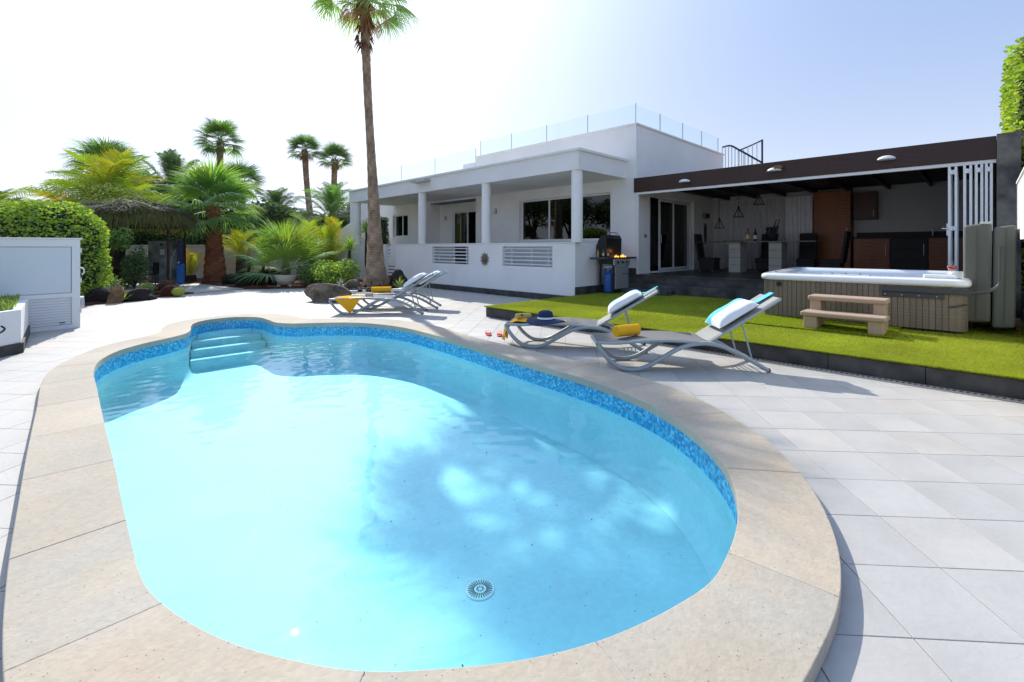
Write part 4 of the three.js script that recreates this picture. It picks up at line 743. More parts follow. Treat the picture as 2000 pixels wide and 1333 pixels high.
function lounger(x, d, heading, label) {   // heading: [x, d] from foot to head
  const turn = Math.atan2(heading[1], heading[0]);
  const l = thing('sun_lounger', label, 'sun lounger', [x, 0, -d], turn, 'grey sling sun loungers beside the pool');
  const W = 0.31;
  for (const s of [-1, 1]) {
    obj('side_frame', tube(LSIDE.map(([u, v]) => V(u, v, s * W)), 0.029, 80, 10), M.frameGrey, l);
    obj('seat_rail', tube(SEATP.map(([u, v]) => V(u, v, s * W)), 0.02, 40, 8), M.frameGrey, l);
    obj('back_rail', tube([V(...BACK0, s * (W - 0.045)), V(1.9, 0.65, s * (W - 0.045)), V(...BACK1, s * (W - 0.045))], 0.019, 20, 8), M.frameGrey, l);
    obj('support_leg', rod(V(1.88, 0.62, s * (W - 0.06)), V(2.0, 0.16, s * (W - 0.06)), 0.012), M.frameGrey, l);
    obj('foot_cap', new THREE.SphereGeometry(0.028, 12, 8).translate(2.19, 0.026, s * W), M.charcoal, l);
  }
  obj('cross_bar', rod(V(0, 0.355, -W), V(0, 0.355, W), 0.02), M.frameGrey, l); obj('cross_bar', rod(V(1.46, 0.345, -W), V(1.46, 0.345, W), 0.018), M.frameGrey, l);
  obj('cross_bar', rod(V(...BACK1, -W + 0.045), V(...BACK1, W - 0.045), 0.019), M.frameGrey, l); obj('cross_bar', rod(V(2.0, 0.16, -W + 0.06), V(2.0, 0.16, W - 0.06), 0.014), M.frameGrey, l);
  obj('rack', [0, 1, 2, 3].map((k) => rod(V(1.66 + k * 0.09, 0.28 - k * 0.045, -W + 0.02), V(1.66 + k * 0.09, 0.28 - k * 0.045, W - 0.02), 0.009, 6)), M.frameGrey, l);
  obj('seat_sling', strip(new THREE.CatmullRomCurve3(SEATP.map(([u, v]) => V(u, v + 0.022, 0))).getPoints(24).map((p) => [p.x, p.y]), -W + 0.004, W - 0.004, 0.006, 0.012), M.sling, l);
  const bp = []; for (let i = 0; i <= 12; i++) { const t = i / 12; bp.push([BACK0[0] + (BACK1[0] - BACK0[0]) * t - 0.012, BACK0[1] + (BACK1[1] - BACK0[1]) * t + 0.022]); }
  obj('back_sling', strip(bp, -W + 0.05, W - 0.05, 0.006, 0.01), M.slingLight, l);
  return { l, turn };
}
function onLounger(L, x, y, z) { return L.l.localToWorld(V(x, y, z)).toArray(); }
const L3 = lounger(0.88, 6.36, [1, -0.02], 'grey sling sun lounger with a rolled yellow towel on its seat');
const L2 = lounger(-0.33, 7.82, [0.98, -0.2], 'grey sling sun lounger with a navy hat on its seat');
const L1 = lounger(-4.78, 11.42, [0.995, 0.06], 'grey sling sun lounger with a yellow towel draped over its side');
const L1b = lounger(-4.62, 12.4, [0.995, 0.06], 'grey sling sun lounger standing behind the one with the draped towel');
for (const o of [L1, L2, L3, L1b]) o.l.updateMatrixWorld(true);
function cushion(Lo, label, along = 0.5) {
  const c = thing('cushion', label, 'cushion', onLounger(Lo, BACK0[0] + 0.91 * along, BACK0[1] + 0.56 * along + 0.03, 0), 0, 'white and aqua cushions on the loungers');
  c.rotation.set(0, Lo.turn, 0); const inner = Math.atan2(0.56, 0.91);
  const shape = (mat, z0, z1, name) => {
    const nx = 18, nz = 12, pos = [], idx = [], lx = 0.6, T0 = 0.1;
    for (const s of [1, -1]) for (let i = 0; i <= nx; i++) for (let j = 0; j <= nz; j++) { const u = i / nx * 2 - 1, z = z0 + (z1 - z0) * j / nz, v = z / 0.27, puff = Math.pow(Math.max(0, (1 - u ** 4) * (1 - Math.abs(v) ** 4)), 0.5); const pin = 1 - 0.07 * (1 - u * u); const x = u * lx / 2, y = (s > 0 ? T0 * puff + (0.006 * Math.sin(u * 5 + v * 4) + 0.004 * Math.sin(u * 17 + v * 9) * (1 - puff)) * puff : -0.035 * puff) + 0.06; const c2 = Math.cos(inner), s2 = Math.sin(inner); pos.push(x * c2 - y * s2, x * s2 + y * c2, z * pin); }
    const M2 = (nx + 1) * (nz + 1);
    for (let s = 0; s < 2; s++) for (let i = 0; i < nx; i++) for (let j = 0; j < nz; j++) { const a = s * M2 + i * (nz + 1) + j, b = a + 1, d = a + nz + 1, e = d + 1; s ? idx.push(a, d, b, b, d, e) : idx.push(a, b, d, b, e, d); }
    const g = new THREE.BufferGeometry(); g.setAttribute('position', new THREE.Float32BufferAttribute(pos, 3)); g.setIndex(idx); g.computeVertexNormals();
    obj(name, metric(g), mat, c);
  };
  const cm = M.cushion, am = M.aqua; cm.side = am.side = THREE.DoubleSide;
  shape(cm, -0.27, -0.2301, 'white_side'); shape(am, -0.23, -0.02, 'aqua_stripe'); shape(cm, -0.0199, 0.27, 'white_side');
  const t = 0.4, sx = 0.24 * Math.cos(inner), sy = 0.24 * Math.sin(inner);
  obj('strap', strip([[sx - 0.03, sy + 0.07], [sx + 0.1, sy + 0.09], [0.455 * (1 - along) * 2 + 0.02, 0.28 * (1 - along) * 2 + 0.035], [0.455 * (1 - along) * 2 + 0.05, 0.28 * (1 - along) * 2 - 0.08]], -0.06, 0.06, 0.004), M.aqua, c);
  return c;
}
cushion(L3, 'white cushion with aqua stripe on the lounger with the rolled towel', 0.46); cushion(L2, 'white cushion with aqua stripe on the lounger with the navy hat', 0.5);
cushion(L1, 'white cushion with aqua stripe on the lounger with the draped towel', 0.6); cushion(L1b, 'white cushion with aqua stripe on the lounger behind the draped towel', 0.6);
function towelRoll(pos, turn, label, len = 0.4, r = 0.085) {
  const t = thing('towel_roll', label, 'towel', pos, turn), pos2 = [];
  const spiral = []; for (let k = 0; k <= 90; k++) { const a = k / 90 * 6.283 * 3.2, q = 0.012 + (r - 0.012) * k / 90; spiral.push(V2(Math.cos(a) * q * 1.12, Math.sin(a) * q)); }
  const back = spiral.slice().reverse().map((p) => p.clone().multiplyScalar(Math.max(0, 1 - 0.013 / p.length())));
  const g = new THREE.ExtrudeGeometry(new THREE.Shape([...spiral, ...back]), { depth: len - 0.02, bevelEnabled: true, bevelSize: 0.004, bevelThickness: 0.01, bevelSegments: 2, curveSegments: 2 });
  obj('rolled_cloth', metric(g.translate(0, r * 0.98, -len / 2 + 0.01)), M.yellow, t);
}
towelRoll(onLounger(L3, 0.42, 0.405, 0.03), -1.15, 'rolled yellow towel on the seat of the lounger by the turf step', 0.36, 0.082);
towelRoll(onLounger(L1b, 0.68, 0.405, 0.02), L1b.turn + 1.75, 'rolled yellow towel on the lounger in front of the palm trunk', 0.5, 0.085);
function drape(Lo, label, outline, name = 'draped_towel') {   // outline: rows of points across the cloth in lounger axes
  const t = thing(name, label, 'towel', Lo.l.position.toArray(), Lo.turn), rows = outline.length, cols = outline[0].length, pos = [], idx = [];
  for (const s of [0, -0.006]) for (const row of outline) for (const p of row) pos.push(p[0], p[1] + s, p[2] + s);
  const at = (s, i, j) => s * rows * cols + i * cols + j;
  for (let s = 0; s < 2; s++) for (let i = 0; i < rows - 1; i++) for (let j = 0; j < cols - 1; j++) { const a = at(s, i, j), b = at(s, i, j + 1), c = at(s, i + 1, j), d = at(s, i + 1, j + 1); idx.push(a, b, c, b, d, c); }
  const g = new THREE.BufferGeometry(); g.setAttribute('position', new THREE.Float32BufferAttribute(pos, 3)); g.setIndex(idx); g.computeVertexNormals(); M.yellow.side = THREE.DoubleSide;
  obj('cloth', metric(g), M.yellow, t);
  return t;
}
{ // towel hanging over the near side of a lounger in a point
  const rows = [];
  for (let i = 0; i <= 22; i++) { const t = i / 22, row = []; for (let j = 0; j <= 16; j++) { const u = j / 16; let z = -0.2 + 0.52 * Math.min(1, t * 1.6), x = 0.12 + 0.62 * u + 0.1 * (1 - t), y = 0.405; if (t > 0.62) { const k = (t - 0.62) / 0.38; z = 0.325 + 0.02 * k + 0.012 * Math.sin(u * 14 + 1); y = 0.405 - 0.36 * k; x = 0.43 + (u - 0.5) * 0.64 * (1 - k * 0.97) + 0.06 * k; } else if (z > 0.28) { z = 0.28 + (z - 0.28); y = 0.405 + 0.004 * Math.sin(u * 12); } row.push([x, y + 0.006 * Math.sin(u * 9 + t * 7), Math.min(z, 0.36)]); } rows.push(row); }
  drape(L1, 'yellow towel hanging in a point over the side of a lounger', rows);
  const r2 = [];
  for (let i = 0; i <= 20; i++) { const t = i / 20, row = []; for (let j = 0; j <= 10; j++) { const u = j / 10; const z = -0.26 + 0.34 * u + 0.1 * (1 - t); let x = 0.95 - 1.0 * t, y = 0.41 + 0.008 * Math.sin(u * 8 + t * 6); if (t > 0.92 || x < 0) { x = Math.min(x, 0) - 0.02; } if (t > 0.8) { const k = (t - 0.8) / 0.2; x = 0.13 - 0.2 * Math.min(1, k * 1.2) - 0.03 * Math.sin(u * 11); y = 0.41 - 0.26 * k * k; } row.push([x, y, z + 0.12]); } r2.push(row); }
  const dt = drape(L2, 'yellow fringed towel spread over the foot of the lounger with the hat', r2);
  const fr = []; for (let k = 0; k < 18; k++) { const z = -0.12 + 0.34 * k / 17; fr.push(rod(V(-0.07 - 0.03 * Math.sin(k * 0.65), 0.155, z), V(-0.07 - 0.03 * Math.sin(k * 0.65), 0.09, z + rr(-0.01, 0.01)), 0.006, 5)); }
  obj('fringe', fr, M.yellow, dt);
}
{
  const h = thing('sun_hat', 'wide-brimmed navy sun hat with white band on a lounger', 'hat', onLounger(L2, 0.62, 0.425, 0.12), L2.turn); h.scale.setScalar(1.28);
  const pts = [[0, 0.125], [0.05, 0.123], [0.085, 0.105], [0.098, 0.06], [0.105, 0.02], [0.13, 0.012], [0.19, 0.004], [0.245, -0.012]];
  const g = lathe([...pts, ...pts.slice().reverse().map(([x, y]) => [Math.max(0, x - 0.003), y - 0.006])], 40), p = g.attributes.position;
  for (let i = 0; i < p.count; i++) { const x = p.getX(i), z = p.getZ(i), q = Math.hypot(x, z); if (q > 0.13) p.setY(i, p.getY(i) + 0.02 * (q - 0.13) / 0.11 * Math.sin(Math.atan2(z, x) * 2 + 0.7)); }
  g.computeVertexNormals(); M.navy.side = THREE.DoubleSide; obj('crown_and_brim', metric(g), M.navy, h);
  obj('hat_band', new THREE.CylinderGeometry(0.103, 0.108, 0.022, 40, 1, true).translate(0, 0.034, 0), std([0.75, 0.75, 0.73], 0.9, { side: THREE.DoubleSide }), h);
  const b = thing('beach_pouch', 'small yellow printed pouch on the towel beside the navy hat', 'pouch', onLounger(L2, 0.22, 0.42, -0.02), L2.turn + 0.4);
  obj('pouch_body', rbox(-0.14, 0.14, 0, 0.09, -0.05, 0.05, 0.04, 4), std([0.55, 0.40, 0.12], 0.8), b);
  const palm = []; for (let k = 0; k < 6; k++) palm.push(box(0, 0.03, -0.003, 0.003, 0.0505, 0.0525).rotateZ(0.4 + k * 0.5).translate(-0.03, 0.055, 0)); palm.push(box(-0.033, -0.027, 0.02, 0.055, 0.0505, 0.0525)); obj('palm_print', palm, M.black, b);
  const k = thing('book', 'thick pale book lying on the lounger with the draped towel', 'book', onLounger(L1, 0.84, 0.408, -0.02), L1.turn + 0.35);
  obj('pages', box(-0.095, 0.085, 0.006, 0.074, -0.06, 0.06), std([0.6, 0.5, 0.36], 0.9), k); obj('cover', [rbox(-0.1, 0.09, 0, 0.0055, -0.065, 0.065, 0.002), rbox(-0.1, 0.09, 0.0745, 0.08, -0.065, 0.065, 0.002)], std([0.5, 0.33, 0.22], 0.8), k);
  [[-0.76, 8.58, 0.25], [-0.55, 8.5, 0.1]].forEach(([x, d, turn], i) => {
    const s = thing('sandal', ['red slip-on sandal on the patio tiles, beside the pool coping', 'red slip-on sandal on the patio tiles, beside the yellow towel'][i], 'sandal', [x, 0.002, -d], turn, 'pair of red sandals');
    const sole = new THREE.Shape(); sole.absellipse(0, 0, 0.045, 0.125, 0, 6.283);
    obj('sole', metric(new THREE.ExtrudeGeometry(sole, { depth: 0.018, bevelEnabled: true, bevelSize: 0.004, bevelThickness: 0.004, curveSegments: 20 }).rotateX(-Math.PI / 2).translate(0, 0.004, 0)), M.red, s);
    obj('strap', new THREE.CylinderGeometry(0.05, 0.053, 0.085, 20, 1, true, -Math.PI / 2, Math.PI).rotateX(-Math.PI / 2).scale(1, 1.1, 1).translate(0, 0.02, -0.04), std([0.66, 0.07, 0.06], 0.55, { side: THREE.DoubleSide }), s);
  });
}

// ---------------------------------------------------------------- leaves
function bufferGeo(pos, idx) { const g = new THREE.BufferGeometry(); g.setAttribute('position', new THREE.Float32BufferAttribute(pos, 3)); g.setIndex(idx); g.computeVertexNormals(); return g; }
function fanLeaf(R, stalk, N, spread, droop, ragged = 0.12) {   // a palmate frond that points along +z
  const pos = [], idx = [], bend = (x, y, z) => { const q = Math.hypot(x, z - stalk); return [x, y - droop * Math.pow(q / R, 2.2) * R, z]; };
  const k0 = 0.012; for (let i = 0; i < 4; i++) { const z = stalk * i / 3, w = 0.022 - 0.01 * i / 3; pos.push(-w, 0, z, w, 0, z, 0, -w * 0.9, z); if (i) { const a = (i - 1) * 3, b = i * 3; idx.push(a, a + 1, b, a + 1, b + 1, b, a + 1, a + 2, b + 1, a + 2, b + 2, b + 1, a + 2, a, b + 2, a, b, b + 2); } }
  for (let s = 0; s < N; s++) {
    const f = (s + 0.5) / N * 2 - 1, th = f * spread, half = spread / N * 0.98, len = R * (1 - 0.28 * Math.abs(f) ** 2.5) * rr(1 - ragged, 1), lift = 0.10 * R * (1 - Math.abs(f)) , tipDrop = rr(0.02, 0.16) * R, twist = rr(-0.06, 0.06);
    const rows = [[0.04, 0.9], [0.35, 0.95], [0.58, 0.62], [0.82, 0.3]], base = pos.length / 3;
    rows.forEach(([t, w]) => { const r = t * len, hw = Math.min(r * Math.tan(half) * w / 0.95, R * half * 0.46 * w), c = Math.cos(th + twist * t), sn = Math.sin(th + twist * t), px = sn * r, pz = stalk + c * r, fold = hw * 0.55, d = tipDrop * Math.max(0, t - 0.5) ** 2 * 4; const y = lift * Math.sin(t * 2.2) - d; for (const [o, h] of [[-1, 0], [0, fold], [1, 0]]) pos.push(...bend(px + c * hw * o, y + h, pz - sn * hw * o)); });
    const c = Math.cos(th + twist), sn = Math.sin(th + twist); pos.push(...bend(sn * len, lift * 0.8 - tipDrop, stalk + c * len));
    for (let r = 0; r < 3; r++) for (let o = 0; o < 2; o++) { const a = base + r * 3 + o; idx.push(a, a + 1, a + 3, a + 1, a + 4, a + 3); }
    const l = base + 9, tip = base + 12; idx.push(l, l + 1, tip, l + 1, l + 2, tip);
  }
  return bufferGeo(pos, idx);
}
function pinnateLeaf(len, width, N, arch, vee = 0.5, hang = 0.25) {   // a feather frond that arches along +z
  const pos = [], idx = [], at = (t) => V(0, len * (0.75 * t - arch * t * t * 0.9), len * (Math.sin(t * 1.2) / Math.sin(1.2)) * 0.92);
  for (let i = 0; i <= 8; i++) { const p = at(i / 8), w = 0.02 * (1 - 0.8 * i / 8); pos.push(p.x - w, p.y, p.z, p.x + w, p.y, p.z); if (i) { const a = (i - 1) * 2; idx.push(a, a + 1, a + 2, a + 1, a + 3, a + 2); } }
  for (let k = 0; k < N; k++) for (const s of [-1, 1]) {
    const t = 0.1 + 0.9 * k / (N - 1), p = at(t), l = width * (0.35 + 0.65 * Math.sin(Math.PI * Math.min(1, t * 0.9 + 0.12))) * rr(0.85, 1.1), w = 0.004 + 0.003 * width, f = 0.45 + 0.4 * t, b = pos.length / 3, j = rr(-0.1, 0.1);
    const m = V(s * l * 0.55, l * (vee * 0.5 + j), l * f * 0.55), e = V(s * l * 0.95, l * (vee * 0.5 + j - hang), l * f);
    pos.push(p.x, p.y, p.z - w, p.x, p.y, p.z + w, p.x + m.x, p.y + m.y, p.z + m.z - w * 1.1, p.x + m.x, p.y + m.y, p.z + m.z + w * 1.1, p.x + e.x, p.y + e.y, p.z + e.z);
    idx.push(b, b + 1, b + 2, b + 1, b + 3, b + 2, b + 2, b + 3, b + 4);
  }
  return bufferGeo(pos, idx);
}
function bladeLeaf(len, w, curve) { const pos = [], idx = [], n = 4; for (let i = 0; i <= n; i++) { const t = i / n, hw = w * (t < 0.3 ? 0.6 + 1.3 * t : (1 - t) / 0.7) , z = len * t * (1 - 0.15 * curve * t), y = len * (0.12 * t - curve * t * t * 0.55); pos.push(-hw, y + hw * 0.4, z, 0, y, z, hw, y + hw * 0.4, z); if (i) { const a = (i - 1) * 3; for (const o of [0, 1]) idx.push(a + o, a + o + 1, a + o + 3, a + o + 1, a + o + 4, a + o + 3); } } return bufferGeo(pos, idx); }
const FANS = { big: [0, 1, 2, 3].map((k) => fanLeaf(1, 0.75, 24, 1.75, 0.14 + 0.1 * k)), tall: [0, 1, 2].map((k) => fanLeaf(1, 0.85, 28, 1.6, 0.35 + 0.15 * k, 0.2)), stiff: [0, 1, 2].map((k) => fanLeaf(1, 0.6, 34, 1.7, 0.06 + 0.05 * k, 0.06)), hang: [0, 1].map((k) => fanLeaf(0.9, 0.6, 22, 1.1, 0.6 + 0.2 * k, 0.25)) };
const FEATHERS = { arch: [0, 1, 2].map((k) => pinnateLeaf(1, 0.27, 46, 0.75 + 0.12 * k)), stiff: [0, 1].map((k) => pinnateLeaf(1, 0.22, 50, 0.45 + 0.15 * k, 0.7, 0.1)), soft: [0, 1, 2].map((k) => pinnateLeaf(1, 0.34, 48, 0.95 + 0.15 * k, 0.2, 0.55)) };
const X = (px, d) => (px - 1035) * d / 915;   // sideways place, in metres, of a bearing at a distance
function trunkGeo(path, radii, n = 40, rings = 0) {   // tapering trunk along a path
  const c = new THREE.CatmullRomCurve3(path), pos = [], uv = [], idx = [], k = 18;
  for (let i = 0; i <= n; i++) { const t = i / n, p = c.getPoint(t), f = t * (radii.length - 1), a = Math.min(radii.length - 2, Math.floor(f)), r0 = radii[a] + (radii[a + 1] - radii[a]) * (f - a); for (let j = 0; j <= k; j++) { const th = j / k * 6.283, r = r0 * (1 + 0.035 * Math.sin(i * 2.1 + Math.sin(th * 2) * 1.5) + (rings ? rings * ((i + Math.round(j * 0.5)) % 2) : 0)); pos.push(p.x + Math.cos(th) * r, p.y, p.z + Math.sin(th) * r); uv.push(j / k * 1.5, p.y); } }
  for (let i = 0; i < n; i++) for (let j = 0; j < k; j++) { const a = i * (k + 1) + j, b = a + k + 1; idx.push(a, b, a + 1, a + 1, b, b + 1); }
  const g = new THREE.BufferGeometry(); g.setAttribute('position', new THREE.Float32BufferAttribute(pos, 3)); g.setAttribute('uv', new THREE.Float32BufferAttribute(uv, 2)); g.setIndex(idx); g.computeVertexNormals(); return g;
}
function crownOf(parent, at, leaves, mats, n, size, lo, hi, { deadShare = 0, name = 'frond', deadLeaves, spiralStart = 0 } = {}) {
  const crown = new THREE.Group(); crown.name = 'crown'; crown.position.copy(at); parent.add(crown);
  for (let k = 0; k < n; k++) {
    const t = k / Math.max(1, n - 1), dead = t < deadShare, el = lo + (hi - lo) * Math.pow(t, 0.8) + rr(-0.1, 0.1), az = spiralStart + k * 2.39996 + rr(-0.25, 0.25), s = size * rr(0.85, 1.1) * (dead ? 0.8 : 1);
    const m = obj(dead ? 'dead_frond' : name, pick(dead && deadLeaves ? deadLeaves : leaves), dead ? pick(L.dead) : pick(mats), crown);
    m.rotation.order = 'YXZ'; m.rotation.set(-el, az, rr(-0.35, 0.35)); m.scale.setScalar(s); m.position.set(Math.sin(az) * 0.05 * size, -0.22 * (1 - t) * size * 0.5, Math.cos(az) * 0.05 * size);
  }
  return crown;
}
function palm(name, label, x, d, y0, height, radii, leaves, mats, n, size, lo, hi, { lean = [0, 0], bark = M.bark, rings = 0, skirt = 0, group, deadShare = 0 } = {}) {
  const p = thing(name, label, 'palm', [x, y0, -d], rr(0, 6.28), group); p.rotation.y = 0;
  const path = [V(0, -0.05, 0), V(lean[0] * 0.3, height * 0.35, lean[1] * 0.3), V(lean[0] * 0.75, height * 0.7, lean[1] * 0.75), V(lean[0], height, lean[1])];
  if (height > 0.3) obj('trunk', trunkGeo(path, radii, Math.max(16, Math.round(height * 7)), rings), bark, p);
  if (skirt) { const g = []; for (let k = 0; k < 60 * skirt; k++) { const a = rr(0, 6.28), t = rnd(), y = height - 0.1 - t * 1.3 * skirt, r = radii[radii.length - 1] * 1.05; g.push(new THREE.ConeGeometry(rr(0.02, 0.05), rr(0.25, 0.5), 4).rotateX(Math.PI - 0.5).rotateY(Math.PI / 2 - a).translate(Math.cos(a) * (r + 0.06) + lean[0], y, Math.sin(a) * (r + 0.06) + lean[1])); } obj('leaf_bases', g, M.barkRed, p); }
  crownOf(p, V(lean[0], height, lean[1]), leaves, mats, n, size, lo, hi, { deadShare, deadLeaves: FANS.hang });
  return p;
}
function rosette(name, label, cat, x, y, d, n, len, w, mats, { lo = -0.3, hi = 1.45, stem = 0, group, curve = 0.35, stemMat = M.barkDark } = {}) {
  const p = thing(name, label, cat, [x, y, -d], 0, group), g = [[], []];
  const leaf = [bladeLeaf(len, w, curve), bladeLeaf(len * 0.85, w, curve * 1.7)], m4 = new THREE.Matrix4(), e = new THREE.Euler();
  for (let k = 0; k < n; k++) { const t = k / n, el = lo + (hi - lo) * t + rr(-0.12, 0.12); e.set(-el, k * 2.39996 + rr(-0.2, 0.2), 0, 'YXZ'); m4.makeRotationFromEuler(e).setPosition(0, stem, 0); const s = rr(0.8, 1.1); g[k % 2].push(leaf[Math.floor(rnd() * 2)].clone().scale(s, s, s).applyMatrix4(m4)); }
  obj('leaves', g[0], mats[0], p); if (g[1].length) obj('leaves', g[1], mats[1] ?? mats[0], p);
  if (stem > 0.05) obj('stem', trunkGeo([V(0.03, -0.03, 0), V(-0.03, stem * 0.5, 0.02), V(0, stem, 0)], [0.07, 0.06, 0.06], 10), stemMat, p);
  return p;
}
const leafQuad = (() => { const g = new THREE.BufferGeometry(); g.setAttribute('position', new THREE.Float32BufferAttribute([0, 0, -0.5, 0.28, 0.06, 0, 0, 0, 0, -0.28, 0.06, 0, 0, -0.05, 0.5], 3)); g.setIndex([0, 2, 1, 0, 3, 2, 1, 2, 4, 2, 3, 4]); g.computeVertexNormals(); return g; })();
function foliage(parent, name, spots, size, tints, mat = L.copies) {   // spots: [x, y, z, nx, ny, nz]
  const im = new THREE.InstancedMesh(leafQuad, mat, spots.length), m = new THREE.Matrix4(), q = new THREE.Quaternion(), c = new THREE.Color(), e = new THREE.Euler();
  spots.forEach(([x, y, z], k) => { e.set(rr(-1.2, 1.2), rr(0, 6.28), rr(-1.2, 1.2)); q.setFromEuler(e); const s = size * rr(0.7, 1.3); m.compose(V(x, y, z), q, V(s, s, s)); im.setMatrixAt(k, m); const t = pick(tints), b = rr(0.8, 1.2); im.setColorAt(k, c.setRGB(t[0] * b, t[1] * b, t[2] * b)); });
  im.name = name; im.userData.kind = 'stuff'; parent.add(im); return im;
}
function cloudSpots(n, lobes) { const out = []; for (let k = 0; k < n; k++) { const [cx, cy, cz, rx, ry, rz] = pick(lobes); let a = rr(0, 6.28), u = rr(-1, 1), r = Math.pow(rr(0.15, 1), 0.4); const s = Math.sqrt(1 - u * u); out.push([cx + rx * r * s * Math.cos(a), cy + ry * r * u, cz + rz * r * s * Math.sin(a)]); } return out; }
function tree(name, label, x, d, h, r, tints, n, leaf, group, cat = 'tree') {
  const t = thing(name, label, cat, [x, -0.02, -d], 0, group), lobes = [];
  for (let k = 0; k < 9; k++) { const a = k * 2.4, q = r * 0.55 * Math.sqrt((k + 0.5) / 9); lobes.push([Math.cos(a) * q * 1.2, h * rr(0.55, 0.86), Math.sin(a) * q, r * rr(0.35, 0.6), h * rr(0.1, 0.2), r * rr(0.35, 0.6)]); }
  obj('trunk', trunkGeo([V(0, 0, 0), V(0.1, h * 0.3, 0), V(0, h * 0.75, 0.1)], [r * 0.09, r * 0.07, r * 0.03], 14), M.barkDark, t);
  for (let k = 0; k < 4; k++) obj('limb', rod(V(0.05, h * 0.35, 0), V(...lobes[k].slice(0, 3)), r * 0.025, 6), M.barkDark, t);
  foliage(t, 'crown', cloudSpots(n, lobes), leaf, tints);
}
const GREENS = [[0.18, 0.31, 0.045], [0.13, 0.24, 0.035], [0.22, 0.36, 0.05]], DARKS = [[0.085, 0.15, 0.035], [0.105, 0.18, 0.04], [0.07, 0.12, 0.03]], LIME = [[0.46, 0.64, 0.03], [0.34, 0.54, 0.03], [0.58, 0.70, 0.04], [0.24, 0.40, 0.025]];

// ---------------------------------------------------------------- garden ground
struct('garden_bed', prism(toXZ([[-13.2, 9.8], [-12.2, 12.84], [-11.95, 14.8], [-11.7, 16.3], [-13.5, 16.6], [-15.5, 17.2], [-19, 17.4], [-26, 17], [-26, 9.5]]), -0.02, 0.05, 0.01), M.soil);
struct('garden_bed', prism(toXZ([[-11.0, 18.05], [-8.8, 18.32], [-7.2, 17.1], [-6.5, 15.5], [-4.4, 16.2], [-4.9, 19.3], [-7.5, 23.6], [-26, 23.6], [-26, 20.9], [-14.6, 20.6]]), -0.02, 0.06, 0.01), M.soil);
struct('garden_path', prism(toXZ([[-11.68, 16.35], [-11.0, 18.0], [-14.6, 20.55], [-26, 20.85], [-26, 17.1], [-19, 17.45], [-15.5, 17.25], [-13.5, 16.65]]), -0.02, 0.03, 0.008), M.tiles[0]);
{
  const w = thing('garden_wall', 'long cream rendered wall at the back of the garden', 'wall', [0, 0, 0]);
  obj('wall_face', box(-27, -7.4, -0.02, 1.68, -24.0, -23.75), M.cream, w); obj('wall_cap', rbox(-27.05, -7.35, 1.682, 1.74, -24.06, -23.69, 0.01), M.cream, w);
  const s = thing('garden_wall', 'white wall with sloping top behind the yucca at the porch end', 'wall', [-9.6, 0, -24.6], 0.1);
  const sh = new THREE.Shape([V2(-0.9, 0), V2(1.4, 0), V2(1.4, 2.95), V2(0.3, 2.95), V2(-0.9, 2.1)]); obj('wall_face', metric(new THREE.ExtrudeGeometry(sh, { depth: 0.25, bevelEnabled: false })), M.white, s);
}
{ // raised bed of the tall palm
  const k = thing('palm_planter', 'low white kerbed planter at the foot of the tall palm', 'planter', [0, 0, 0]);
  obj('kerb', prism(toXZ([[-6.45, 14.1], [-4.2, 15.3], [-4.3, 17.3], [-7.0, 17.0]]), 0.0, 0.26, 0.008, [toXZ([[-6.3, 14.35], [-4.35, 15.4], [-4.45, 17.15], [-6.85, 16.85]])]), M.white, k);
  obj('soil', sheet(toXZ([[-6.32, 14.33], [-4.33, 15.38], [-4.43, 17.17], [-6.87, 16.87]]), 0.22), M.rockDark, k);
  const st = []; for (let i = 0; i < 70; i++) { const x = rr(-6.4, -4.6), d = rr(14.6, 16.9); st.push(new THREE.IcosahedronGeometry(rr(0.05, 0.12), 1).scale(1.2, 0.7, 1).rotateY(rr(0, 6)).translate(x, 0.25, -d)); }
  obj('lava_stones', st, M.rockDark, k).userData.kind = 'stuff';
}
function rock(label, x, d, y, [rx, ry, rz], mat, turn = 0, cut = 0.0, group) {
  const r = thing('rock', label, 'rock', [x, y, -d], turn, group), g = new THREE.IcosahedronGeometry(1, 4), p = g.attributes.position, s = rr(0, 50);
  for (let i = 0; i < p.count; i++) { const v = V(p.getX(i), p.getY(i), p.getZ(i)); const k = 1 + 0.22 * Math.sin(v.x * 2.3 + s) * Math.sin(v.y * 2.7 + s * 1.3) + 0.12 * Math.sin(v.z * 5 + v.x * 3 + s) + 0.05 * Math.sin(v.y * 11 + v.z * 9); v.multiplyScalar(k); p.setXYZ(i, v.x * rx + cut * v.y * rx, Math.max(-0.3, v.y + 0.35) * ry, v.z * rz); }
  g.computeVertexNormals(); const h = metric(toCreasedNormals(g, 0.6)); obj('stone', h, mat, r); return r;
}
rock('large grey-brown boulder lying at the corner of the white kerb', X(642, 13.9), 13.9, 0.02, [0.66, 0.42, 0.34], M.rockBrown, -0.2, -0.35);
rock('upright black stone block in the red bed', X(473, 18.7), 18.7, 0.08, [0.26, 0.4, 0.2], M.rockDark, 0.2);
rock('low black stone by the palm with reddish trunk', X(447, 19.8), 19.9, 0.08, [0.3, 0.3, 0.2], M.rockDark, 0.7);
rock('wide black stone behind the spiky yucca', X(520, 19.6), 19.7, 0.08, [0.7, 0.4, 0.3], M.rockDark, 0.1);
rock('upright cream stone at the front of the bed', X(218, 13.4), 13.5, 0.04, [0.17, 0.33, 0.15], M.rockCream, 0.3, 0.1);
rock('dark flat rock at the front of the bed beside the white cabinet', X(185, 13.3), 13.6, 0.04, [0.45, 0.26, 0.25], M.rockDark, 0.5);
rock('dark rock beside the upright cream stone', X(262, 14.0), 14.2, 0.04, [0.42, 0.24, 0.25], M.rockDark, 1.0);
rock('reddish rock at the bed edge beside the barrel cactus', X(322, 15.2), 15.4, 0.04, [0.3, 0.22, 0.22], M.rockRed, 0.2);
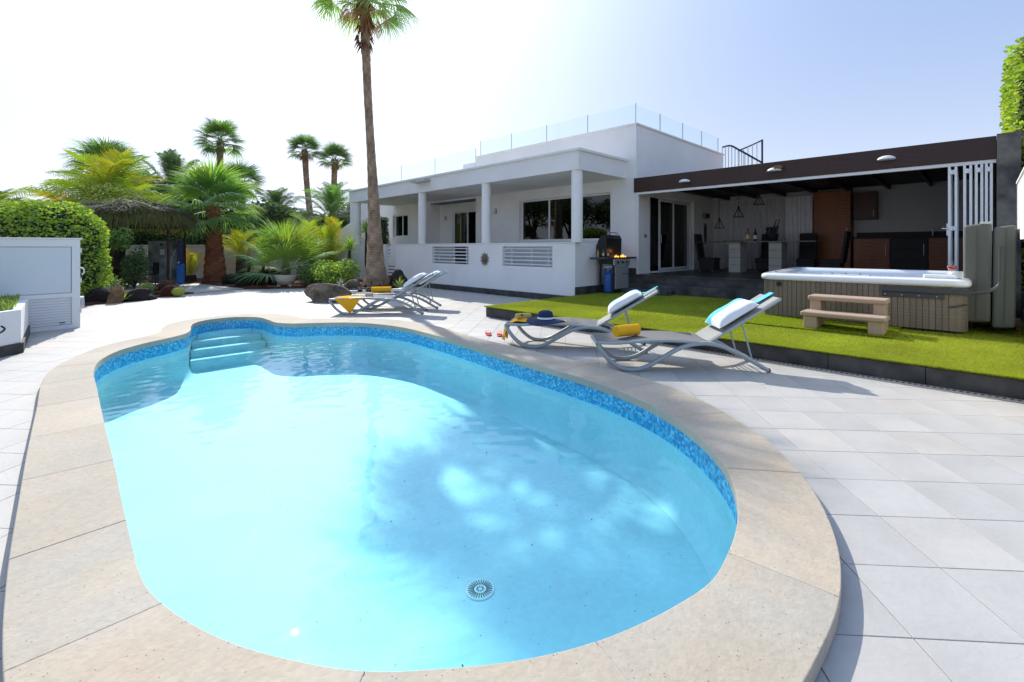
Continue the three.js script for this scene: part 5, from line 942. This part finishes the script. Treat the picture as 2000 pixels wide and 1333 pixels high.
rock('reddish rock behind the bed edge, under the shrubs', X(302, 15.4), 15.9, 0.04, [0.36, 0.3, 0.25], M.rockRed, 0.9);
rock('dark red lava rock at the foot of the tall palm', X(788, 17), 16.3, 0.2, [0.3, 0.42, 0.25], M.rockDark, 0.4);
rock('grey rock in front of the tall palm trunk', X(690, 15.5), 15.4, 0.2, [0.3, 0.22, 0.22], M.rockBrown, 0.4);
{
  const c = thing('barrel_cactus', 'round yellow barrel cactus at the edge of the bed', 'cactus', [X(348, 15.3), 0.03, -15.3], 0), g = new THREE.SphereGeometry(0.17, 48, 20), p = g.attributes.position;
  for (let i = 0; i < p.count; i++) { const a = Math.atan2(p.getZ(i), p.getX(i)), k = 1 + 0.06 * Math.cos(a * 16); p.setXYZ(i, p.getX(i) * k, p.getY(i) * 0.85 + 0.12, p.getZ(i) * k); } g.computeVertexNormals();
  obj('body', g, std([0.34, 0.36, 0.05], 0.8), c); const sp = []; for (let k = 0; k < 160; k++) { const a = rr(0, 6.28), u = rr(-0.1, 1), q = Math.sqrt(1 - u * u); sp.push(new THREE.ConeGeometry(0.006, 0.06, 4).applyQuaternion(new THREE.Quaternion().setFromUnitVectors(V(0, 1, 0), V(q * Math.cos(a), u, q * Math.sin(a)))).translate(q * Math.cos(a) * 0.19, u * 0.16 + 0.12, q * Math.sin(a) * 0.19)); } obj('spines', sp, std([0.6, 0.52, 0.12], 0.8), c);
}

// ---------------------------------------------------------------- palms
{
  const p = palm('tall_palm', 'tall fan palm with bare grey trunk rising beside the porch', X(735, 16.7), 16.7, 0.2, 10.3, [0.45, 0.31, 0.25, 0.205, 0.175, 0.152, 0.14, 0.14, 0.142, 0.145, 0.155, 0.19, 0.22], FANS.tall, [...L.fan, L.fanYellow[2]], 48, 1.2, -1.0, 1.35, { lean: [-0.4, 0.1], skirt: 1.5, deadShare: 0.15 });
  const g = []; for (let k = 0; k < 40; k++) { const a = rr(0, 6.28); g.push(new THREE.ConeGeometry(0.02, rr(0.2, 0.45), 4).rotateZ(rr(-0.4, 0.4)).translate(Math.cos(a) * 0.46, 0.2, Math.sin(a) * 0.46)); } obj('dry_stubs', g, std([0.5, 0.33, 0.16], 0.9), p);
}
palm('fan_palm', 'stout fan palm with reddish trunk and wide green crown', X(420, 21.5), 21.5, 0.04, 3.45, [0.46, 0.38, 0.31, 0.27, 0.27], FANS.big, [...L.fan, L.fanYellow[2]], 46, 1.4, -0.55, 1.5, { bark: M.barkRed, rings: 0.1, lean: [-0.1, 0] });
palm('fan_palm', 'small fan palm with stiff spreading fronds behind the bowl planter', X(558, 19.9), 19.9, 0.04, 0.75, [0.2, 0.18, 0.16], FANS.stiff, [...L.fan, L.fanYellow[0], L.fanYellow[2]], 26, 1.42, -0.05, 1.5, { bark: M.barkRed });
palm('fan_palm', 'fan palm whose crown stands above the thatched parasol', X(205, 28), 28, 0, 6.4, [0.3, 0.26, 0.24, 0.24], FANS.big, [L.fan[0], L.fan[2], L.dark[1]], 40, 1.25, -0.6, 1.4, {});
palm('fan_palm', 'tall slim fan palm behind the stout palm', X(424, 32), 32, 0, 8.9, [0.3, 0.25, 0.2, 0.2], FANS.big, [L.fan[0], L.fan[2], L.dark[1]], 40, 1.05, -0.7, 1.4, { lean: [0.2, 0], skirt: 0.6 });
palm('fan_palm', 'fan palm with drooping dark crown beside the tall slim one', X(472, 30), 30, 0, 5.7, [0.3, 0.25, 0.2, 0.2], FANS.big, [L.fan[2], L.dark[1], L.dark[0]], 38, 1.05, -0.9, 1.3, { skirt: 0.6 });
palm('fan_palm', 'slim fan palm leaning away from its twin, orange under the crown', X(613, 42), 42, 0, 10.3, [0.32, 0.28, 0.24, 0.26], FANS.big, [L.fan[2], L.dark[1]], 40, 1.08, -0.8, 1.35, { lean: [-0.85, 0], skirt: 0.8, deadShare: 0.12 });
palm('fan_palm', 'slim fan palm of the twin pair, nearer the villa', X(646, 42), 42, 0, 9.5, [0.32, 0.28, 0.24, 0.26], FANS.big, [L.fan[2], L.dark[1]], 40, 1.08, -0.8, 1.35, { lean: [0.35, 0], skirt: 0.8, deadShare: 0.12 });
const feather = (label, px, d, h, size, n, leaves, mats, lo, hi, opt = {}) => palm('feather_palm', label, X(px, d), d, 0, h, [0.24, 0.22, 0.2], leaves, mats, n, size, lo, hi, { bark: M.barkDark, ...opt });
feather('yellow-green arching palm behind the thatched parasol', 215, 23.2, 2.7, 3.5, 26, FEATHERS.soft, [L.areca[0], L.areca[2], L.areca[0], L.areca[1]], 0.15, 1.5);
feather('yellow-green arching palm at the end of the clipped hedge', 150, 23.5, 1.9, 3.0, 15, FEATHERS.soft, [...L.areca, L.gold[0]], 0.1, 1.4);
feather('dark feather palm with upright fronds between the fan palms', 338, 30, 5.2, 2.6, 26, FEATHERS.stiff, L.dark, -0.3, 1.5);
feather('dark feather palm between the stout palm and the twin palms', 540, 36, 4.3, 2.0, 34, FEATHERS.arch, L.dark, -0.3, 1.4);
feather('feather palm standing at the feet of the twin palms', 648, 34, 3.9, 2.6, 34, FEATHERS.arch, [L.dark[1], L.fan[2]], -0.3, 1.4);
feather('golden feather palm in front of the sloping white wall', 640, 23.2, 0.5, 2.5, 17, FEATHERS.stiff, [L.gold[0], L.gold[1], L.areca[0]], 0.1, 1.45);
feather('golden feather palm leaning over the small fan palm', 600, 23.0, 1.5, 1.8, 11, FEATHERS.arch, [L.gold[1], L.areca[0]], 0.05, 1.3);
feather('dark feather palm far beyond the clipped hedge', 0, 34, 4.0, 2.0, 26, FEATHERS.arch, L.dark, -0.2, 1.4);
feather('feather palm behind the arching palms, beyond the garden wall', 270, 29, 3.6, 3.0, 30, FEATHERS.arch, [L.dark[1], L.fan[2]], -0.3, 1.4);
feather('young yellow feather palm beside the blue shower', 372, 21.4, 0.35, 1.15, 10, FEATHERS.stiff, L.gold, 0.5, 1.4);
feather('yellow feather palm behind the stout palm', 470, 23.2, 1.2, 1.5, 16, FEATHERS.arch, [L.gold[1], L.areca[1]], 0.1, 1.3);

// ---------------------------------------------------------------- trees, hedges, shrubs
[[40, 44, 6.0, 3.2], [105, 40, 5.4, 3.0], [150, 46, 6.0, 3.4], [250, 34, 5.0, 2.6], [320, 36, 5.6, 3.2], [395, 34, 5.0, 2.8], [470, 38, 5.2, 3], [525, 42, 5.3, 3.4], [585, 46, 5.6, 3.4], [640, 46, 5.2, 3.4], [700, 44, 6.0, 3.2], [128, 29, 4.7, 2.2], [292, 30, 6.4, 2.6], [385, 29, 5.8, 2.4], [505, 29, 4.4, 2.0]].forEach(([px, d, h, r]) => tree('leafy_tree', 'dense dark green tree beyond the garden wall', X(px, d), d, h, r, DARKS, 3800, 0.32, 'dark trees beyond the garden wall'));
function hedgeBox(name, label, x0, x1, y1, d0, d1, n, leaf, tints, turn = 0, y0 = 0, round = 0.5, cat = 'hedge') {
  const cx = (x0 + x1) / 2, cd = (d0 + d1) / 2, w = (x1 - x0) / 2, dd = (d1 - d0) / 2, h = thing(name, label, cat, [cx, y0, -cd], turn), out = [], H = y1 - y0;
  const inside = (x, y, z) => { const ex = Math.max(0, Math.abs(x) - (w - round)), ey = Math.max(0, y - (H - round)), ez = Math.max(0, Math.abs(z) - (dd - round)); return ex * ex + ey * ey + ez * ez < round * round; };
  const bump = (x, y, z) => 0.05 * Math.sin(x * 5.1 + y * 3) + 0.04 * Math.sin(z * 6 + y * 4.4);
  const deep = (x, y, z) => !inside(x * 1.0 + Math.sign(x) * 0.16, y + 0.16, z + Math.sign(z) * 0.16);
  let tries = 0; while (out.length < n && tries++ < n * 60) { const x = rr(-w, w), y = rr(0, H), z = rr(-dd, dd), b = bump(x, y, z); if (inside(x + Math.sign(x) * b, y + b, z) && deep(x, y, z)) out.push([x, y, z]); }
  foliage(h, 'leaves', out, leaf, tints);
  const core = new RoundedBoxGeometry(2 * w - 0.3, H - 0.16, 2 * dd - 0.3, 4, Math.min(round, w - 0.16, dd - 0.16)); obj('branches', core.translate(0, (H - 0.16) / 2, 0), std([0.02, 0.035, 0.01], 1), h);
  return h;
}
hedgeBox('clipped_hedge', 'clipped rounded hedge with bright green leaves behind the white cabinet', -18.5, X(183, 13.5), 2.95, 12.4, 14.6, 17000, 0.12, [GREENS[2], ...LIME, LIME[1], LIME[3]], 0, 0, 0.95);
hedgeBox('dark_hedge', 'dark green hedge rising behind the cream garden wall', -27, -11.5, 2.6, 24.3, 25.8, 11000, 0.15, [...DARKS, GREENS[1]], 0, 0, 0.5);
hedgeBox('green_topiary', 'narrow dark evergreen column against the porch beside the small window', X(738, 22.6), X(760, 22.6), 3.1, 22.3, 22.9, 2600, 0.09, DARKS, 0, 0.5, 0.25);
{ const h = hedgeBox('climber_hedge', 'bright yellow-green climber standing behind the boundary wall', 0, 2.2, 6.5, 0, 5.6, 15000, 0.13, [LIME[0], LIME[1], LIME[2], LIME[3]], 0, 0, 0.95); const [x, , z] = hp(1.45, 16.2); h.position.set(x, 0, z); h.rotation.y = TURN; }
function shrub(name, label, x, d, y, r, h, n, leaf, tints) { const s = thing(name, label, 'shrub', [x, y, -d], 0), lobes = []; for (let k = 0; k < 6; k++) { const a = k * 1.9; lobes.push([Math.cos(a) * r * 0.45, h * rr(0.35, 0.65), Math.sin(a) * r * 0.45, r * 0.55, h * 0.38, r * 0.55]); } foliage(s, 'leaves', cloudSpots(n, lobes), leaf, tints); for (let k = 0; k < 5; k++) obj('stem', rod(V(0, 0, 0), V(lobes[k][0] * 0.8, lobes[k][1], lobes[k][2] * 0.8), 0.02, 5), M.barkDark, s); }
shrub('feathery_shrub', 'feathery yellow-green shrub beside the tall palm', X(655, 18.6), 18.6, 0.05, 0.95, 1.2, 3200, 0.10, [...GREENS, LIME[0], LIME[1]]);
shrub('feathery_shrub', 'dark green shrub between the bowl planter and the boulder', X(612, 19.2), 19.3, 0.05, 0.75, 1.0, 2200, 0.10, [...GREENS, GREENS[1]]);
shrub('flowering_shrub', 'low shrub with pale leaf tips beside the clipped hedge', X(195, 14.8), 14.9, 0.05, 0.5, 0.7, 1500, 0.07, [...GREENS, [0.45, 0.45, 0.30]]);
shrub('upright_shrub', 'narrow leafy shrub in front of the thatched parasol post', X(262, 17.4), 17.4, 0.05, 0.45, 1.7, 2600, 0.09, [...DARKS, GREENS[0]]);
shrub('low_shrub', 'low grey-green plant beside the reddish rocks', X(283, 15.3), 15.4, 0.05, 0.3, 0.4, 600, 0.06, GREENS);
shrub('leafy_climber', 'leafy branches hanging under the thatched parasol', X(205, 17), 17.2, 1.4, 0.7, 1.0, 1600, 0.12, [...GREENS, LIME[1]]);
rosette('yucca', 'spiky yucca beside the end column of the porch', 'yucca', X(683, 20), 0.05, 20, 90, 0.75, 0.028, L.yucca, { stem: 1.5 });
rosette('yucca', 'tall spiky yucca seen between the porch column and the palm trunk', 'yucca', X(716, 22), 0.05, 22, 90, 0.8, 0.03, L.yucca, { stem: 2.3 });
rosette('yucca', 'yellow-striped spiky plant under the golden palms', 'yucca', X(608, 20.4), 0.05, 20.4, 80, 0.8, 0.03, [L.variegated, L.yucca[1]], { stem: 0.75 });
rosette('yucca', 'small grey spiky yucca beside the black stone block', 'yucca', X(486, 19.1), 0.05, 19.1, 60, 0.62, 0.022, [leafMat([0.16, 0.2, 0.12], 0.3)], { stem: 0.75 });
rosette('yucca', 'drooping spiky plant in front of the small fan palm', 'yucca', X(517, 19.4), 0.05, 19.3, 50, 0.7, 0.026, [L.variegated, L.yucca[1]], { stem: 0.9, hi: 0.5 });
rosette('agave', 'small green agave at the foot of the tall palm', 'agave', X(780, 15.9), 0.22, 15.9, 26, 0.45, 0.03, [L.yucca[1], L.variegated], { lo: 0.2, curve: 0.1 });
rosette('agave', 'green aloe beside the upright cream stone', 'agave', X(240, 13.7), 0.05, 13.7, 22, 0.4, 0.03, L.yucca, { lo: 0.3, curve: 0.1 });
rosette('agave', 'pale agave on the boulder by the white kerb', 'agave', X(668, 15.2), 0.3, 15.1, 30, 0.4, 0.03, [leafMat([0.3, 0.36, 0.26], 0.3)], { lo: 0.1, curve: 0.2 });
{ // bowl planter
  const b = thing('bowl_planter', 'cream stone bowl planter in front of the small fan palm', 'planter', [X(558, 18.75), 0.02, -18.75], 0);
  obj('bowl', lathe([[0, 0.08], [0.26, 0.1], [0.38, 0.3], [0.43, 0.5], [0.4, 0.5], [0.35, 0.42], [0, 0.42]], 32), std([0.58, 0.52, 0.42], 0.9, { map: T.plaster }), b); obj('soil', cyl(0.36, 0.36, 0.42, 0.44, 0, 0, 24), M.barkDark, b);
  for (const a of [0.4, 2.5, 4.6]) obj('foot', cyl(0.06, 0.08, 0, 0.12, Math.cos(a) * 0.24, Math.sin(a) * 0.24, 10), std([0.58, 0.52, 0.42], 0.9), b);
  rosette('agave', 'dark thin-leaved plant growing in the cream bowl planter', 'agave', X(558, 18.75), 0.45, 18.75, 40, 0.5, 0.02, [L.dark[1]], { lo: 0.2 });
}

// ---------------------------------------------------------------- thatched parasol, table, shower
{
  const D = 19.6, p = thing('thatched_parasol', 'large thatched garden parasol on a thick dark post', 'parasol', [X(255, D), 0.02, -D], 0);
  obj('post', trunkGeo([V(-0.5, 0, 0), V(-0.48, 1.6, 0), V(-0.35, 3.3, 0)], [0.2, 0.19, 0.17], 20, 0.08), M.barkDark, p);
  for (const [x, z] of [[-0.1, 1.2], [1.95, 0.5], [1.3, -1.3], [-1.6, -1.2]]) obj('pole', cyl(0.05, 0.05, 0, 2.6, x, z, 10), M.barkDark, p);
  obj('frame', lathe([[0, 3.5], [0.9, 3.15], [1.9, 2.85], [2.3, 2.5], [2.25, 2.45], [1.85, 2.75], [0.85, 3.05], [0, 3.4]], 36).scale(1.04, 1, 1), std([0.06, 0.05, 0.03], 1, { side: THREE.DoubleSide }), p);
  const n = 16000, straw = new THREE.BufferGeometry(); straw.setAttribute('position', new THREE.Float32BufferAttribute([-0.012, 0, 0, 0.012, 0, 0, 0.006, -0.5, 0.04, -0.006, -0.5, 0.04], 3)); straw.setIndex([0, 1, 2, 0, 2, 3]); straw.computeVertexNormals();
  const im = new THREE.InstancedMesh(straw, L.copies, n), m = new THREE.Matrix4(), q = new THREE.Quaternion(), c = new THREE.Color(), e = new THREE.Euler();
  for (let k = 0; k < n; k++) {
    const a = rr(0, 6.283), t = Math.sqrt(rnd()), rad = t * 2.3, y = 3.62 - t * 0.62 - (t > 0.84 ? (t - 0.84) * 1.8 : 0) + 0.06 * Math.sin(a * 5 + t * 6) + 0.05 * Math.sin(a * 11), slope = t < 0.84 ? 1.15 : 0.2;
    e.set(-slope + rr(-0.3, 0.3), Math.PI / 2 - a + rr(-0.25, 0.25), rr(-0.2, 0.2), 'YXZ'); q.setFromEuler(e); m.compose(V(Math.cos(a) * rad * 1.04, y + rr(-0.05, 0.1), Math.sin(a) * rad), q, V(1, rr(0.6, 1.2), 1)); im.setMatrixAt(k, m);
    const g = rnd() < 0.6, b = rr(0.45, 1.0); im.setColorAt(k, g ? c.setRGB(0.24 * b, 0.27 * b, 0.035 * b) : c.setRGB(0.28 * b, 0.19 * b, 0.08 * b));
  }
  foliage(p, 'green_growth', cloudSpots(4200, [[-0.7, 3.75, 0.1, 0.95, 0.55, 0.9], [0.2, 3.35, 0.5, 1.5, 0.2, 1.3], [-1.1, 3.05, 1.1, 1.0, 0.16, 0.8], [1.1, 3.0, 1.0, 0.9, 0.16, 0.8], [1.5, 3.1, -0.3, 0.8, 0.15, 0.9]]), 0.08, [...GREENS, GREENS[1], [0.28, 0.32, 0.05], [0.34, 0.26, 0.08]]);
  im.name = 'thatch'; im.userData.kind = 'stuff'; p.add(im);
}
{
  const t = thing('garden_table', 'dark garden table under the thatched parasol', 'table', [X(248, 19.3), 0.03, -19.3], 0);
  obj('tabletop', rbox(-0.95, 0.95, 0.72, 0.76, -0.45, 0.45, 0.01), M.blackMetal, t); for (const x of [-0.85, 0.85]) for (const z of [-0.38, 0.38]) obj('leg', cyl(0.025, 0.025, 0, 0.72, x, z, 8), M.blackMetal, t); obj('brace', rod(V(-0.85, 0.3, 0.38), V(0.85, 0.3, 0.38), 0.015), M.blackMetal, t);
  const chair = (x, d, turn, label) => { const c = thing('garden_chair', label, 'chair', [x, 0.03, -d], turn); obj('seat', rbox(-0.24, 0.24, 0.42, 0.46, -0.24, 0.24, 0.015), M.black, c); obj('backrest', rbox(-0.24, 0.24, 0.46, 0.95, -0.27, -0.235, 0.015), M.black, c); for (const sx of [-1, 1]) { obj('armrest', rbox(sx * 0.26 - 0.02, sx * 0.26 + 0.02, 0.62, 0.65, -0.25, 0.22, 0.01), M.blackMetal, c); for (const sz of [-1, 1]) obj('leg', cyl(0.016, 0.016, 0, sz > 0 ? 0.62 : 0.46, sx * 0.25, sz * 0.22, 8), M.blackMetal, c); } };
  chair(X(192, 18.9), 18.9, 1.2, 'dark garden chair at the hedge end of the garden table'); chair(X(283, 19.6), 19.8, -1.3, 'dark garden chair at the shower end of the garden table');
}
{
  const s = thing('shower_panel', 'grey-blue metal screen panel in the garden', 'screen', [X(318, 20.3), 0.03, -20.3], 0.12);
  obj('panel', rbox(-0.6, 0.58, 0.05, 1.82, -0.05, 0.0, 0.01), M.greyBlue, s); obj('top_rail', rbox(-0.62, 0.6, 1.823, 1.86, -0.06, 0.01, 0.008), M.greyBlue, s); for (const x of [-0.58, 0.52]) obj('foot', box(x, x + 0.06, 0, 0.049, -0.2, 0.2), M.steel, s);
  obj('notice', box(-0.12, 0.06, 1.25, 1.5, 0.001, 0.006), std([0.5, 0.55, 0.55], 0.6), s); obj('latch', rbox(-0.12, 0.0, 1.66, 1.74, 0.001, 0.04, 0.01), M.black, s);
  const b = thing('garden_shower', 'blue solar shower column beside the grey-blue screen', 'shower', [X(352, 20.2), 0.03, -20.2], 0);
  obj('lower_column', rbox(-0.13, 0.13, 0.02, 0.86, -0.09, 0.09, 0.03), std([0.02, 0.16, 0.50], 0.35), b); obj('upper_column', rbox(-0.11, 0.11, 0.863, 1.86, -0.08, 0.08, 0.03), M.navyPaint, b); obj('valve', cyl(0.04, 0.04, 0, 0.05, 0, 0, 16).rotateX(Math.PI / 2).translate(0.02, 0.93, 0.1), M.steel, b); obj('base_plate', rbox(-0.2, 0.2, 0, 0.018, -0.2, 0.2, 0.006), M.steel, b); obj('hose', tube([V(-0.12, 1.5, 0.1), V(-0.3, 0.9, 0.16), V(-0.34, 0.4, 0.12), V(-0.42, 0.03, 0.2)], 0.012, 30, 6), std([0.5, 0.5, 0.48], 0.6), b);
}

// ---------------------------------------------------------------- white cabinet and planter at the left
{
  const dir = Math.atan2(0.79, 0.61), c = thing('pump_cabinet', 'white metal cabinet with louvred lower panel beside the pool', 'cabinet', [-9.01, 0, -9.38], dir);
  // local x runs along the face towards its far end, the face looks along +z
  obj('body', box(-2.0, -0.02, 0.03, 1.74, -0.5, -0.04), std([0.62, 0.66, 0.67], 0.5), c);
  obj('frame', [box(-2.0, 0, 1.62, 1.76, -0.04, 0), box(-0.12, 0, 0.0, 1.62, -0.04, 0), box(-2.0, -1.88, 0, 1.62, -0.04, 0), box(-1.88, -0.12, 0.62, 0.7, -0.04, 0), box(-1.88, -0.12, 0.0, 0.08, -0.04, 0)], M.whitePaint, c);
  obj('upper_panel', rbox(-1.87, -0.13, 0.71, 1.61, -0.035, -0.016, 0.006), std([0.66, 0.72, 0.74], 0.35), c);
  for (let k = 0; k < 10; k++) obj('louvre_slat', box(-1.878, -0.122, 0, 0.05, -0.006, 0.006).applyMatrix4(new THREE.Matrix4().makeRotationX(-0.5)).translate(0, 0.092 + k * 0.052, -0.02), M.whitePaint, c);
  obj('top', rbox(-2.03, 0.03, 1.762, 1.79, -0.52, 0.03, 0.008), M.whitePaint, c);
  obj('vent_slot', box(-0.3, -0.22, 0.12, 0.135, 0.001, 0.012), M.black, c);
  obj('handle', tube([V(-0.005, 1.2, 0.0), V(0.04, 1.18, 0.02), V(0.05, 1.1, 0.03), V(0.02, 1.06, 0.02)], 0.012, 16, 8), M.whitePaint, c); obj('hose_reel', cyl(0.12, 0.12, -0.03, 0.03, 0, 0, 24).rotateZ(Math.PI / 2).translate(0.035, 0.5, -0.12), std([0.5, 0.5, 0.5], 0.5), c);
  for (const y of [0.3, 0.9, 1.5]) obj('hinge', cyl(0.012, 0.012, y, y + 0.09, 0.008, 0.006, 8), M.whitePaint, c);
}
{
  const poly = toXZ([[-7.66, 6.2], [-7.73, 7.11], [-9.3, 8.68], [-10.6, 8.5], [-10.6, 6.0]]), innerP = toXZ([[-7.78, 6.32], [-7.84, 7.07], [-9.35, 8.55], [-10.48, 8.38], [-10.48, 6.12]]);
  const p = thing('corner_planter', 'white rendered planter with dark stone base filled with succulents', 'planter', [0, 0, 0]);
  obj('planter_wall', prism(poly, 0.16, 0.66, 0.006, [innerP]), M.white, p);
  obj('stone_base', prism(toXZ([[-7.64, 6.18], [-7.71, 7.13], [-9.3, 8.71], [-10.62, 8.52], [-10.62, 5.98]]), 0.0, 0.158, 0.004), M.slate, p);
  obj('soil', sheet(innerP.map(([x, z]) => [x, z]), 0.58), M.barkDark, p);
  const s = thing('succulent_bed', 'low yellow-green finger-leaved succulents growing in the white planter', 'succulents', [0, 0, 0]); s.userData.kind = 'stuff'; delete s.userData.category;
  const finger = new THREE.ConeGeometry(0.014, 0.12, 5).translate(0, 0.06, 0), spots = [], poly2 = innerP;
  while (spots.length < 4200) { const x = rr(-10.5, -7.7), z = -rr(6.1, 8.6); if (insidePoly(poly2, x, z)) spots.push([x, 0.58 + 0.05 * Math.sin(x * 5) * Math.sin(z * 4) + 0.03, z]); }
  const im = new THREE.InstancedMesh(finger, L.copies, spots.length), m = new THREE.Matrix4(), q = new THREE.Quaternion(), c = new THREE.Color(), e = new THREE.Euler();
  spots.forEach(([x, y, z], k) => { e.set(rr(-0.8, 0.8), rr(0, 6), rr(-0.8, 0.8)); q.setFromEuler(e); const t = rr(0.7, 1.4); m.compose(V(x, y, z), q, V(t, t, t)); im.setMatrixAt(k, m); const b = rr(0.7, 1.3); im.setColorAt(k, rnd() < 0.5 ? c.setRGB(0.52 * b, 0.60 * b, 0.05 * b) : c.setRGB(0.30 * b, 0.45 * b, 0.05 * b)); });
  im.name = 'finger_leaves'; im.userData.kind = 'stuff'; s.add(im);
  const o = thing('wall_emblem', 'black curled metal ornament on the white planter wall', 'ornament', [-7.645, 0.42, -6.62], Math.PI / 2 - 0.08);
  obj('curl', tube([V(-0.22, 0.1, 0.01), V(-0.1, 0.06, 0.015), V(0.0, -0.02, 0.015), V(0.1, -0.05, 0.015), V(0.17, 0.0, 0.015), V(0.13, 0.05, 0.012)], 0.012, 40, 6), M.black, o); obj('curl', tube([V(-0.05, -0.02, 0.012), V(0.03, 0.05, 0.015), V(0.1, 0.06, 0.015)], 0.009, 20, 6), M.black, o);
}

// trees of the neighbouring garden, beyond the left edge of the picture; the porch windows mirror them
[[-21, 9.5, 6.2, 3.2], [-23, 14, 6.8, 3.4], [-20.5, 4.5, 5.8, 3.0], [-29, 17, 7.5, 3.6], [-28, 8, 7.2, 3.6]].forEach(([x, d, h, r]) => tree('leafy_tree', 'broad dark tree of the garden beyond the clipped hedge', x, d, h, r, DARKS, 3000, 0.34, 'trees of the garden beyond the clipped hedge'));
scene.traverse((o) => { if (o.isMesh) { o.castShadow = true; o.receiveShadow = true; } });
renderer.render(scene, camera);
